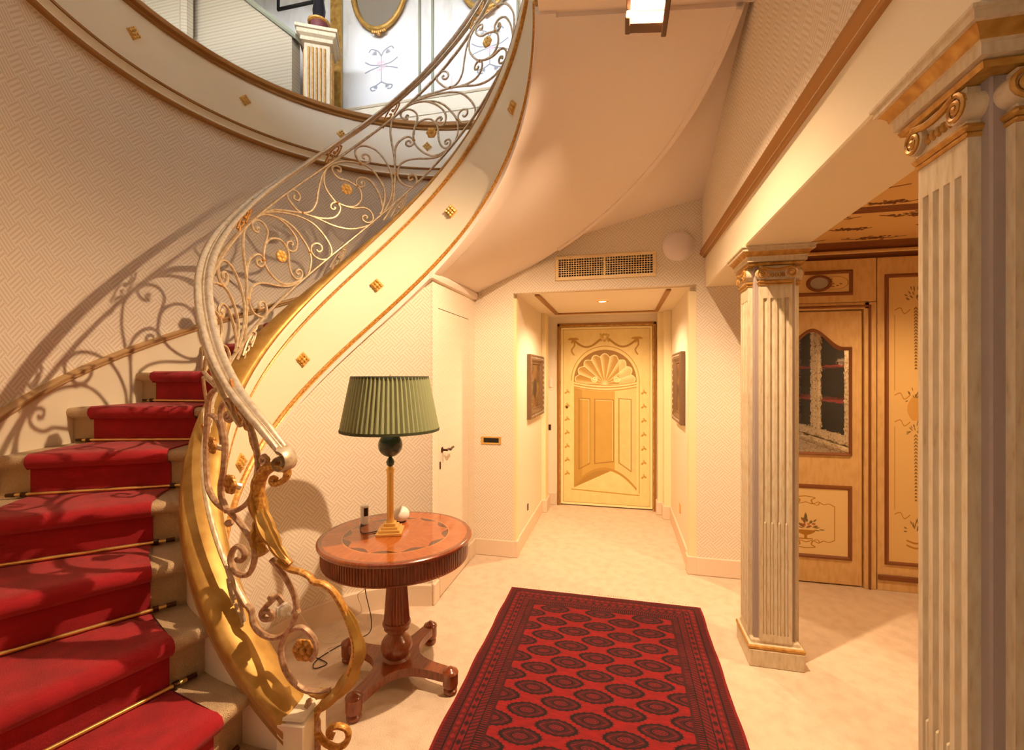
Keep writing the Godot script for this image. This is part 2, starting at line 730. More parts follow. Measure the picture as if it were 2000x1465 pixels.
func tall_panel_pic() -> ImageTexture:
	var p := Pic.new(300, 1180, rgb(228, 194, 128))
	var gold := rgb(180, 128, 46)
	var leafc := rgb(116, 90, 50)
	var cx := 150.0
	for x: float in [40.0, 260.0]:
		p.line([Vector2(x, 160), Vector2(x, 470)], 1.4, gold, 0.8)
		p.line([Vector2(x, 620), Vector2(x, 960)], 1.4, gold, 0.8)
	for y: float in [140.0, 490.0, 600.0, 980.0]:
		for m: float in [-1.0, 1.0]:
			p.curve([Vector2(cx + m * 110, y), Vector2(cx + m * 80, y - 8), Vector2(cx + m * 60, y + 16), Vector2(cx + m * 30, y)], 1.8, gold, 0.85)
	spray(p, cx, 100, 70, leafc, 21)
	for k in 20:
		var y := 130.0 + 13.0 * k
		p.leaf(cx, y, PI / 2 - 0.7, 17 - 0.4 * k, 3.2, leafc, 0.6)
		p.leaf(cx, y, PI / 2 + 0.7, 17 - 0.4 * k, 3.2, leafc, 0.6)
	for k in 30:
		var s := k / 29.0
		p.line([Vector2(cx - 44 * sin(PI * (0.15 + 0.7 * s)), 500 + 92 * s), Vector2(cx + 44 * sin(PI * (0.15 + 0.7 * s)), 500 + 92 * s)], 2, rgb(206, 152, 70), 0.3)
	spray(p, cx, 505, 62, leafc, 22)
	spray(p, cx, 640, 56, leafc, 23)
	for k in 20:
		var y := 650.0 + 14.0 * k
		p.leaf(cx, y, PI / 2 - 0.7, 16 - 0.4 * k, 3.0, leafc, 0.6)
		p.leaf(cx, y, PI / 2 + 0.7, 16 - 0.4 * k, 3.0, leafc, 0.6)
	spray(p, cx, 1050, 72, leafc, 24)
	for y: float in [1085.0, 1105.0]:
		p.curve([Vector2(cx - 46, y), Vector2(cx, y + 10), Vector2(cx + 46, y)], 3.5, gold, 0.9)
	return p.tex()


func medallion_pic() -> ImageTexture:
	var p := Pic.new(400, 170, rgb(232, 200, 138))
	var leafc := rgb(84, 60, 32)
	var rg := RandomNumberGenerator.new()
	rg.seed = 12
	for s: float in [-1.0, 1.0]:
		for k in 12:
			p.leaf(200 + s * rg.randf_range(80, 150), 85 + rg.randf_range(-36, 36), rg.randf_range(0, TAU), 14, 3.4, leafc, 0.9)
		p.curve([Vector2(200 + s * 70, 40), Vector2(200 + s * 140, 30), Vector2(200 + s * 182, 60), Vector2(200 + s * 182, 110), Vector2(200 + s * 140, 140), Vector2(200 + s * 70, 132)], 1.6, rgb(176, 124, 50), 0.8)
	return p.tex()


func ceiling_pic() -> ImageTexture:
	var p := Pic.new(512, 512, rgb(226, 188, 124))
	var brown := rgb(104, 58, 30)
	var rg := RandomNumberGenerator.new()
	rg.seed = 31
	for q: Array in [[128, 128], [384, 384], [384, 128], [128, 384], [256, 256], [0, 256], [256, 0], [512, 256], [256, 512]]:
		var small: bool = q[0] % 256 == 0 and q[1] % 256 == 0
		var s := 52.0 if small else 84.0
		for k in 46:
			var a := rg.randf_range(0, TAU)
			var d := rg.randf()
			p.leaf(q[0] + cos(a) * d * s, q[1] + sin(a) * d * s * 0.34, rg.randf_range(0, TAU), 14, 4.4, brown, 0.8)
		p.curve([Vector2(q[0] - s * 1.2, q[1] + 6), Vector2(q[0] - s * 0.6, q[1] - 10), Vector2(q[0], q[1] + 8), Vector2(q[0] + s * 0.6, q[1] - 10), Vector2(q[0] + s * 1.2, q[1] + 6)], 3.4, brown, 0.85)
	return p.tex()


func flower_pic() -> ImageTexture:
	var p := Pic.new(420, 620, rgb(236, 234, 228))
	var grey := rgb(150, 152, 158)
	var pink := rgb(214, 186, 196)
	var cx := 210.0
	for m: float in [-1.0, 1.0]:
		p.curve([Vector2(cx, 250), Vector2(cx + m * 20, 215), Vector2(cx + m * 60, 195), Vector2(cx + m * 76, 210)], 4, grey, 0.8)
		p.curve([Vector2(cx, 310), Vector2(cx + m * 60, 300), Vector2(cx + m * 100, 275)], 4, grey, 0.8)
		p.curve([Vector2(cx, 315), Vector2(cx + m * 60, 330), Vector2(cx + m * 100, 345)], 4, grey, 0.8)
		p.curve([Vector2(cx, 420), Vector2(cx + m * 34, 440), Vector2(cx + m * 66, 450), Vector2(cx + m * 60, 470), Vector2(cx + m * 40, 470)], 4, grey, 0.8)
		for k in 4:
			p.leaf(cx + m * 30, 235, -PI / 2 + m * (0.3 + 0.35 * k), 34, 6, grey, 0.55)
			p.leaf(cx + m * 30, 440, PI / 2 - m * 0.4 * k, 26, 6, grey, 0.55)
	p.line([Vector2(cx, 240), Vector2(cx, 425)], 2.5, grey, 0.8)
	for k in 9:
		p.dot(cx + 18 * sin(k * 2.1), 312 + 26 * cos(k * 1.3), 11, pink, 0.6)
	return p.tex()


func canvas_pic(sd: int) -> ImageTexture:
	var p := Pic.new(96, 160, rgb(126, 92, 52))
	var rg := RandomNumberGenerator.new()
	rg.seed = sd
	for k in 60:
		p.dot(rg.randf_range(0, 96), rg.randf_range(0, 160), rg.randf_range(4, 14), [rgb(70, 52, 34), rgb(150, 116, 64), rgb(92, 76, 44), rgb(112, 64, 44)][k % 4], 0.5)
	p.leaf(48, 120, -PI / 2, 70, 18, rgb(60, 44, 34), 0.8)
	return p.tex()


func cameo_pic() -> ImageTexture:
	var p := Pic.new(96, 96, rgb(176, 170, 160))
	var rg := RandomNumberGenerator.new()
	rg.seed = 51
	for k in 50:
		p.dot(rg.randf_range(20, 76), rg.randf_range(26, 70), rg.randf_range(2, 6), [rgb(96, 84, 74), rgb(206, 200, 190), rgb(128, 116, 100)][k % 3], 0.6)
	return p.tex()


func tabletop_pic() -> ImageTexture:
	var n := 640
	var im := Image.create(n, n, false, Image.FORMAT_RGB8)
	var nz := FastNoiseLite.new()
	nz.seed = 2
	nz.frequency = 0.012
	var a0 := rgb(192, 106, 48)
	var a1 := rgb(146, 70, 28)
	var ink := rgb(70, 32, 16)
	for j in n:
		for i in n:
			var q := Vector2(i + 0.5 - n / 2.0, j + 0.5 - n / 2.0) / (n / 2.0)
			var r := q.length()
			var a := q.angle() / TAU + 0.5
			var k := 12.0
			var f := a * k - floorf(a * k)
			var g := nz.get_noise_2d(r * 220.0, (f if int(a * k) % 2 else 1.0 - f) * 900.0 * r) * 0.5 + 0.5
			var c := a0.lerp(a1, clampf(g * 0.8 + 0.25 * absf(f - 0.5), 0, 1))
			# dark crescents between the star points
			var rim := 0.70 - 0.10 * absf(sin(PI * a * k))
			if r < 0.70 and r > rim + 0.012:
				c = ink.lerp(a1, g * 0.5)
			elif r < 0.715 and r > 0.70:
				c = rgb(196, 124, 64)
			elif r > 0.955:
				c = a1.lerp(ink, g * 0.5)
			im.set_pixel(i, j, c)
	return ImageTexture.create_from_image(im)


func wood_pic(dark: Color, light: Color, sd: int) -> ImageTexture:
	var n := 256
	var im := Image.create(n, n, false, Image.FORMAT_RGB8)
	var nz := FastNoiseLite.new()
	nz.seed = sd
	nz.frequency = 0.02
	for j in n:
		for i in n:
			var g := nz.get_noise_2d(i * 5.0, j * 0.5) * 0.6 + nz.get_noise_2d(i * 1.2 + 300.0, j * 0.4) * 0.4
			im.set_pixel(i, j, dark.lerp(light, clampf(g + 0.5, 0, 1)))
	return ImageTexture.create_from_image(im)


func make_materials() -> void:
	var m := mat("wallpaper", Color.WHITE, 0.85)
	m.albedo_texture = wallpaper_pic()
	m.uv1_scale = Vector3(1, 1, 1) / 0.204
	m = mat("carpet", Color.WHITE, 0.95)
	m.albedo_texture = noise_tex(0.02, 11, [[0.0, rgb(212, 188, 162)], [0.5, rgb(221, 199, 174)], [1.0, rgb(227, 206, 182)]], 512, 5)
	m.normal_enabled = true
	m.normal_texture = bump_tex(0.35, 12, 3.0, 512)
	m.normal_scale = 0.6
	tri_map(m, 0.9)
	m = mat("stair_carpet", Color.WHITE, 0.95)
	m.albedo_texture = noise_tex(0.3, 13, [[0.2, rgb(190, 158, 118)], [0.8, rgb(226, 200, 160)]], 256, 2)
	m.normal_enabled = true
	m.normal_texture = bump_tex(0.3, 14, 6.0)
	tri_map(m, 4.0)
	m = mat("runner", Color.WHITE, 0.9)
	m.albedo_texture = noise_tex(0.02, 15, [[0.1, rgb(150, 8, 22)], [0.9, rgb(178, 14, 30)]], 256, 5)
	m.normal_enabled = true
	m.normal_texture = bump_tex(0.4, 16, 2.0)
	m.normal_scale = 0.4
	m.rim_enabled = true
	m.rim = 0.35
	tri_map(m, 2.0)
	mat("cream", rgb(240, 227, 198), 0.45)
	mat("ivory", rgb(238, 224, 200), 0.6)
	mat("plaster", rgb(240, 225, 212), 0.85)
	mat("jamb", rgb(244, 226, 180), 0.5)
	mat("skirting", rgb(230, 208, 182), 0.6)
	m = mat("gold", Color.WHITE, 0.48, 0.45)
	m.albedo_texture = noise_tex(0.03, 17, [[0.1, rgb(158, 116, 48)], [0.5, rgb(190, 148, 72)], [0.9, rgb(206, 168, 92)]], 256, 5)
	tri_map(m, 1.6)
	mat("duct_metal", rgb(128, 124, 116), 0.5, 0.4)
	m = mat("rosette_gilt", rgb(226, 180, 96), 0.38, 0.2)
	mat("dull_gilt", rgb(196, 158, 108), 0.5, 0.15)
	m = mat("old_gold", Color.WHITE, 0.42, 0.25)
	m.albedo_texture = noise_tex(0.05, 18, [[0.2, rgb(158, 100, 40)], [0.55, rgb(204, 148, 64)], [0.85, rgb(228, 184, 96)]])
	tri_map(m, 5.0)
	mat("brown_gold", rgb(166, 118, 62), 0.45, 0.3)
	m = mat("silver_leaf", Color.WHITE, 0.4, 0.45)
	m.albedo_texture = noise_tex(0.06, 19, [[0.15, rgb(176, 150, 116)], [0.4, rgb(204, 188, 162)], [0.9, rgb(222, 212, 194)]])
	tri_map(m, 2.5)
	m = mat("scroll_iron", Color.WHITE, 0.4, 0.35)
	m.albedo_texture = noise_tex(0.05, 20, [[0.15, rgb(176, 146, 108)], [0.45, rgb(204, 184, 150)], [0.85, rgb(222, 208, 182)]])
	tri_map(m, 2.5)
	m = mat("end_iron", Color.WHITE, 0.45, 0.3)
	m.albedo_texture = noise_tex(0.05, 21, [[0.15, rgb(148, 104, 76)], [0.45, rgb(184, 146, 112)], [0.85, rgb(208, 184, 148)]])
	tri_map(m, 3.0)
	mat("brass", rgb(232, 194, 112), 0.32, 0.7)
	mat("dark_bronze", rgb(84, 56, 34), 0.4, 0.7)
	m = mat("column_paint", Color.WHITE, 0.6)
	m.albedo_texture = noise_tex(0.018, 22, [[0.05, rgb(192, 166, 126)], [0.25, rgb(210, 190, 154)], [0.6, rgb(218, 201, 168)], [0.9, rgb(224, 209, 180)]], 512, 4)
	m.uv1_triplanar = true
	m.uv1_world_triplanar = false
	m.uv1_scale = Vector3(5.0, 1.2, 5.0)
	mat("column_mauve_shade", rgb(168, 150, 140), 0.6)  # mauve-grey of the recessed core, with its shade put into the colour
	m = mat("column_gold", Color.WHITE, 0.45, 0.4)
	m.albedo_texture = noise_tex(0.05, 23, [[0.1, rgb(160, 112, 52)], [0.5, rgb(190, 142, 68)], [0.9, rgb(208, 164, 88)]])
	tri_map(m, 2.0)
	m = mat("panel_paint", Color.WHITE, 0.55)
	m.albedo_texture = noise_tex(0.015, 24, [[0.1, rgb(212, 172, 112)], [0.5, rgb(222, 184, 124)], [0.9, rgb(228, 192, 134)]], 512, 4)
	m.uv1_triplanar = true
	m.uv1_world_triplanar = true
	m.uv1_scale = Vector3(3.0, 1.0, 3.0)
	mat("panel_brown", rgb(132, 78, 34), 0.5)
	for q: Array in [["mural", mural_pic()], ["door_panel_art", door_panel_pic()], ["tall_panel_art", tall_panel_pic()], ["medallion_art", medallion_pic()], ["flower_art", flower_pic()], ["canvas_a", canvas_pic(5)], ["canvas_b", canvas_pic(6)], ["cameo_art", cameo_pic()]]:
		m = mat(q[0], Color.WHITE, 0.55)
		m.albedo_texture = q[1]
	m = mat("ceiling_art", Color.WHITE, 0.7)
	m.albedo_texture = ceiling_pic()
	m.uv1_scale = Vector3(1, 1, 1) / 0.95
	m = mat("rug", Color.WHITE, 0.95)
	m.albedo_texture = rug_pic()
	mat("fringe", rgb(232, 216, 190), 0.9)
	m = mat("tabletop", Color.WHITE, 0.16)
	m.albedo_texture = tabletop_pic()
	m.clearcoat_enabled = true
	m.clearcoat = 0.6
	m.clearcoat_roughness = 0.08
	m = mat("mahogany", Color.WHITE, 0.28)
	m.albedo_texture = wood_pic(rgb(104, 46, 22), rgb(160, 82, 40), 41)
	m.clearcoat_enabled = true
	m.clearcoat = 0.5
	m.clearcoat_roughness = 0.12
	tri_map(m, 4.0)
	m = mat("frame_wood", Color.WHITE, 0.5, 0.2)
	m.albedo_texture = noise_tex(0.08, 25, [[0.2, rgb(92, 64, 42)], [0.8, rgb(150, 118, 84)]])
	tri_map(m, 8.0)
	m = mat("shade_silk", rgb(150, 156, 116), 0.5)
	m.backlight_enabled = true
	m.backlight = rgb(60, 70, 40)
	mat("shade_band", rgb(58, 64, 36), 0.7)
	m = mat("green_glaze", rgb(10, 48, 38), 0.12)
	m.clearcoat_enabled = true
	m.clearcoat = 0.8
	mat("white_plastic", rgb(236, 232, 224), 0.35)
	mat("dome_glass", rgb(236, 222, 218), 0.35)
	mat("black_plastic", rgb(16, 15, 14), 0.3)
	mat("cord_black", rgb(42, 28, 18), 0.6)
	mat("cord_white", rgb(226, 216, 204), 0.5)
	mat("vent_paint", rgb(240, 214, 164), 0.5)
	mat("lamp_housing", rgb(96, 70, 52), 0.5)
	mat("reflector", rgb(240, 240, 236), 0.3)
	m = mat("glow_lamp", rgb(255, 244, 224), 0.4)
	m.emission_enabled = true
	m.emission = rgb(255, 226, 178)
	m.emission_energy_multiplier = 6.0
	m = mat("glow_spot", rgb(255, 244, 224), 0.4)
	m.emission_enabled = true
	m.emission = rgb(255, 226, 176)
	m.emission_energy_multiplier = 30.0
	m = mat("old_mirror", rgb(226, 218, 208), 0.0, 1.0)
	m.normal_enabled = true
	m.normal_texture = bump_tex(0.02, 26, 2.0)
	m.normal_scale = 0.025
	tri_map(m, 5.0)
	mat("mirror", rgb(232, 232, 230), 0.03, 1.0)
	m = mat("glass", Color(0.9, 0.92, 0.9, 0.03), 0.0)
	m.metallic_specular = 0.25
	m.transparency = BaseMaterial3D.TRANSPARENCY_ALPHA
	mat("white_wall", rgb(238, 236, 230), 0.8)
	m = mat("upper_panel", Color.WHITE, 0.6)
	m.albedo_texture = noise_tex(0.012, 27, [[0.1, rgb(222, 218, 208)], [0.6, rgb(236, 234, 228)]], 256, 4)
	m.uv1_triplanar = true
	m.uv1_world_triplanar = true
	m.uv1_scale = Vector3(2.0, 0.7, 2.0)
	mat("grey_green", rgb(150, 152, 128), 0.6)
	m = mat("weave", Color.WHITE, 0.85)
	var wv := Pic.new(64, 32, rgb(188, 174, 148))
	wv.line([Vector2(0, 6), Vector2(64, 6)], 3.0, rgb(168, 154, 128), 0.8)
	wv.line([Vector2(0, 22), Vector2(64, 22)], 3.0, rgb(174, 160, 134), 0.7)
	m.albedo_texture = wv.tex()
	m.uv1_scale = Vector3(10, 18, 10)
	mat("porphyry", rgb(112, 52, 54), 0.25)
	mat("dark_metal", rgb(42, 40, 48), 0.3, 0.6)
	m = mat("distressed", Color.WHITE, 0.6)
	m.albedo_texture = noise_tex(0.03, 28, [[0.25, rgb(150, 124, 92)], [0.4, rgb(226, 212, 180)], [0.9, rgb(240, 228, 200)]], 256, 5)
	tri_map(m, 3.0)
	mat("cabinet_inside", rgb(40, 26, 20), 0.9)
	mat("red_shelf", rgb(178, 48, 44), 0.6)
	mat("porcelain", rgb(226, 220, 210), 0.2)


# ------------------------------------------------------------------ the scene
func _ready() -> void:
	set_camera_and_light()
	make_materials()
	build_shell()
	build_stair_walls()
	build_alcove()
	build_beam_and_right_room()
	build_upper_floor()
	build_staircase()
	build_railing()
	build_columns()
	build_flood_lamp()
	build_rug()
	build_table()
	build_lamp()
	build_wall_things()
	build_small_things()
	build_upper_things()
	build_cabinet()


func set_camera_and_light() -> void:
	var cam := Camera3D.new()
	cam.name = "camera"
	cam.fov = 78.97
	cam.near = 0.05
	cam.position = Vector3(0, 1.5, 0)
	cam.rotation_degrees = Vector3(0, 13.35, 0)
	add_child(cam)
	cam.current = true
	var env := Environment.new()
	env.background_mode = Environment.BG_SKY
	var sky := Sky.new()
	var sm := ProceduralSkyMaterial.new()
	sm.sky_top_color = rgb(196, 214, 240)
	sm.sky_horizon_color = rgb(244, 246, 250)
	sm.ground_horizon_color = rgb(226, 224, 218)
	sm.ground_bottom_color = rgb(160, 154, 146)
	sm.sky_energy_multiplier = 5.0
	sm.ground_energy_multiplier = 2.5
	sky.sky_material = sm
	env.sky = sky
	env.tonemap_mode = Environment.TONE_MAPPER_LINEAR
	env.tonemap_exposure = 1.0
	env.sdfgi_enabled = true
	env.ssao_enabled = true
	env.ssil_enabled = true
	var we := WorldEnvironment.new()
	we.name = "world"
	we.environment = env
	add_child(we)


func omni(at: Vector3, energy: float, tint: Color, size: float) -> OmniLight3D:
	var l := OmniLight3D.new()
	l.name = numbered("bulb_light")
	l.position = at
	l.light_color = tint
	l.light_energy = energy
	l.light_size = size
	l.omni_range = 20.0
	l.omni_attenuation = 2.0
	l.shadow_enabled = true
	add_child(l, true)
	return l


func spot(at: Vector3, to: Vector3, energy: float, tint: Color, angle: float, size: float, soft := 0.5) -> SpotLight3D:
	var l := SpotLight3D.new()
	l.name = numbered("spot_light")
	l.light_color = tint
	l.light_energy = energy
	l.light_size = size
	l.spot_range = 20.0
	l.spot_attenuation = 2.0
	l.spot_angle = angle
	l.spot_angle_attenuation = soft
	l.shadow_enabled = true
	add_child(l, true)
	l.position = at
	var d := (to - at).normalized()
	l.basis = Basis.looking_at(d, Vector3.UP if absf(d.y) < 0.95 else Vector3.FORWARD)
	return l


const AMBER := Color(1.0, 0.82, 0.60)
const WARM := Color(1.0, 0.855, 0.69)


# a recessed ceiling spot: ring, glowing glass and its light
func downlight(at: Vector3, energy: float, angle: float, label: String, r := 0.04, tint := WARM) -> void:
	var t := thing("ceiling_spot", label, "downlight", at)
	part(t, "trim_ring", MB.new().lathe([Vector2(r, 0.0), Vector2(r + 0.006, -0.006), Vector2(r + 0.018, -0.004), Vector2(r + 0.02, 0.0)], at, 24), M.brass)
	part(t, "lamp_glass", MB.new().lathe([Vector2(0, -0.004), Vector2(r * 0.7, -0.003), Vector2(r, 0.0)], at, 20), M.glow_spot)
	spot(at - Vector3(0, 0.02, 0), at - Vector3(0, 1, 0), energy, tint, angle, r)


func build_shell() -> void:
	struct("floor", MB.new().box(Vector3(-4.2, -0.12, -5.6), Vector3(3.0, 0.0, 2.8)), M.carpet, "beige carpet of the entrance hall", "floor")
	# far wall: one sheet with the notch of the alcove
	var b := MB.new()
	# left round the mouth of the air duct: lower part, two sides, upper part
	b.prism(PackedVector2Array([Vector2(-1.27, 0), Vector2(-0.855, 0), Vector2(-0.855, 2.172), Vector2(0.56, 2.182), Vector2(0.56, 0), Vector2(1.02, 0), Vector2(1.02, 2.28), Vector2(-1.27, 2.28)]), Vector3(0, 0, -3.65), Vector3.RIGHT, Vector3.UP, Vector3(0, 0, -0.08))
	for q: Array in [[-1.27, 2.28, -0.486, 2.43], [0.25, 2.28, 1.02, 2.43], [-1.27, 2.43, 1.02, 3.5]]:
		b.prism(PackedVector2Array([Vector2(q[0], q[1]), Vector2(q[2], q[1]), Vector2(q[2], q[3]), Vector2(q[0], q[3])]), Vector3(0, 0, -3.65), Vector3.RIGHT, Vector3.UP, Vector3(0, 0, -0.08))
	struct("wall_back", b, M.wallpaper, "papered far wall with the opening of the alcove", "wall")
	# wall with the jib door, running away from the viewer
	b = MB.new()
	b.prism(PackedVector2Array([Vector2(-2.768, 0), Vector2(-2.864, 0), Vector2(-2.864, 1.952), Vector2(-3.498, 1.952), Vector2(-3.498, 0), Vector2(-3.70, 0), Vector2(-3.70, 2.3), Vector2(-2.768, 2.3)]), Vector3(-1.19, 0, 0), Vector3.BACK, Vector3.UP, Vector3(-0.06, 0, 0))
	b.prism(PackedVector2Array([Vector2(-2.864, 0.0), Vector2(-3.498, 0.0), Vector2(-3.498, 1.952), Vector2(-2.864, 1.952)]), Vector3(-1.235, 0, 0), Vector3.BACK, Vector3.UP, Vector3(-0.015, 0, 0))
	struct("wall_jib", b, M.wallpaper, "papered side wall holding the hidden door", "wall")
	var d := thing("door", "flush hidden door papered like its wall, bronze lever handle", "door", Vector3(-1.19, 0, -3.18), "", "structure")
	d.name = "door_2"
	part(d, "leaf", MB.new().box(Vector3(-1.232, 0.012, -3.494), Vector3(-1.191, 1.947, -2.869), 0.002), M.wallpaper)
	var h := part(d, "handle", MB.new().lathe([Vector2(0, 0), Vector2(0.02, 0.0), Vector2(0.02, 0.004), Vector2(0.008, 0.008), Vector2(0.007, 0.04), Vector2(0, 0.042)], Vector3.ZERO, 14).moved(Transform3D(Basis(Vector3.BACK, -PI / 2), Vector3(-1.191, 0.985, -2.935))), M.dark_bronze)
	part(h, "lever", MB.new().tube(spline([Vector3(-1.155, 0.985, -2.93), Vector3(-1.15, 0.99, -2.96), Vector3(-1.15, 0.98, -2.99), Vector3(-1.152, 0.987, -3.025), Vector3(-1.152, 0.99, -3.05)]), 0.008, 8), M.dark_bronze)
	part(d, "keyhole_plate", MB.new().box(Vector3(-1.192, 0.86, -2.905), Vector3(-1.186, 0.91, -2.89), 0.001), M.dark_bronze)
	part(d, "key_tag", MB.new().box(Vector3(-1.183, 0.91, -2.955), Vector3(-1.180, 0.945, -2.94), 0.001), M.white_plastic)
	# moulding where that wall meets the soffit
	b = MB.new()
	b.prism(PackedVector2Array([Vector2(0, 0), Vector2(0.02, 0.006), Vector2(0.03, 0.03), Vector2(0.03, 0.05), Vector2(0, 0.05)]), Vector3(-1.19, 2.118, -2.72), Vector3.RIGHT, Vector3.UP, Vector3(0, 0.012, -0.93))
	struct("trim_jib_wall", b, M.plaster, "small cornice over the hidden door's wall", "trim")
	# skirtings
	b = MB.new()
	b.box(Vector3(-1.19, 0, -3.65), Vector3(-0.85, 0.137, -3.632), 0.006)
	b.box(Vector3(0.555, 0, -3.65), Vector3(1.02, 0.137, -3.632), 0.006)
	struct("baseboard_back", b, M.skirting, "pale skirting along the far wall", "skirting")
	b = MB.new().box(Vector3(-1.19, 0, -2.85), Vector3(-1.172, 0.137, -2.762), 0.006)
	b.box(Vector3(-1.19, 0, -3.65), Vector3(-1.172, 0.137, -3.505), 0.006)
	b.box(Vector3(-1.191, 0.006, -3.495), Vector3(-1.176, 0.137, -2.868), 0.004)
	struct("baseboard_jib", b, M.skirting, "pale skirting below the hidden door", "skirting")
	# walls behind and beside the viewer, outside the frame
	b = MB.new()
	b.box(Vector3(-4.2, 0, 2.6), Vector3(3.0, UPPER, 2.7))
	struct("wall_front", b, M.wallpaper, "papered wall behind the viewer", "wall")
	struct("wall_left", MB.new().box(Vector3(-4.2, 0, -4.1), Vector3(-4.1, UPPER, 2.6)).box(Vector3(-4.2, UPPER, -4.1), Vector3(-4.1, 6.3, 1.0)), M.wallpaper, "papered wall left of the stair", "wall")
	struct("wall_right", MB.new().box(Vector3(2.75, 0, -5.6), Vector3(2.85, UPPER, 2.6)).box(Vector3(2.75, UPPER, -4.1), Vector3(2.85, 6.3, 1.0)), M.panel_paint, "painted wall of the right-hand room", "wall")
	# flat ceiling of the hall = underside of the upper landing; round stair well cut out of it
	b = MB.new()
	var well: Array = []
	for k in 45:
		var th := lerpf(80.0, 172.0, k / 44.0)
		well.append(pc(th, 0.72, 0))
	for k in 30:
		var th := lerpf(172.0, 236.0, k / 29.0)
		well.append(pc(th, 1.53, 0))
	var poly := PackedVector2Array([Vector2(0.605, -2.30)])
	for q: Vector3 in well:
		poly.append(Vector2(q.x, q.z))
	poly.append_array(PackedVector2Array([Vector2(-2.60, -1.10), Vector2(-4.1, -1.10), Vector2(-4.1, 2.6), Vector2(0.60, 2.6)]))
	b.prism(poly, Vector3(0, HALL_TOP, 0), Vector3.RIGHT, Vector3.BACK, Vector3(0, UPPER - HALL_TOP, 0))
	struct("ceiling", b, M.plaster, "flat hall ceiling under the upper landing", "ceiling")


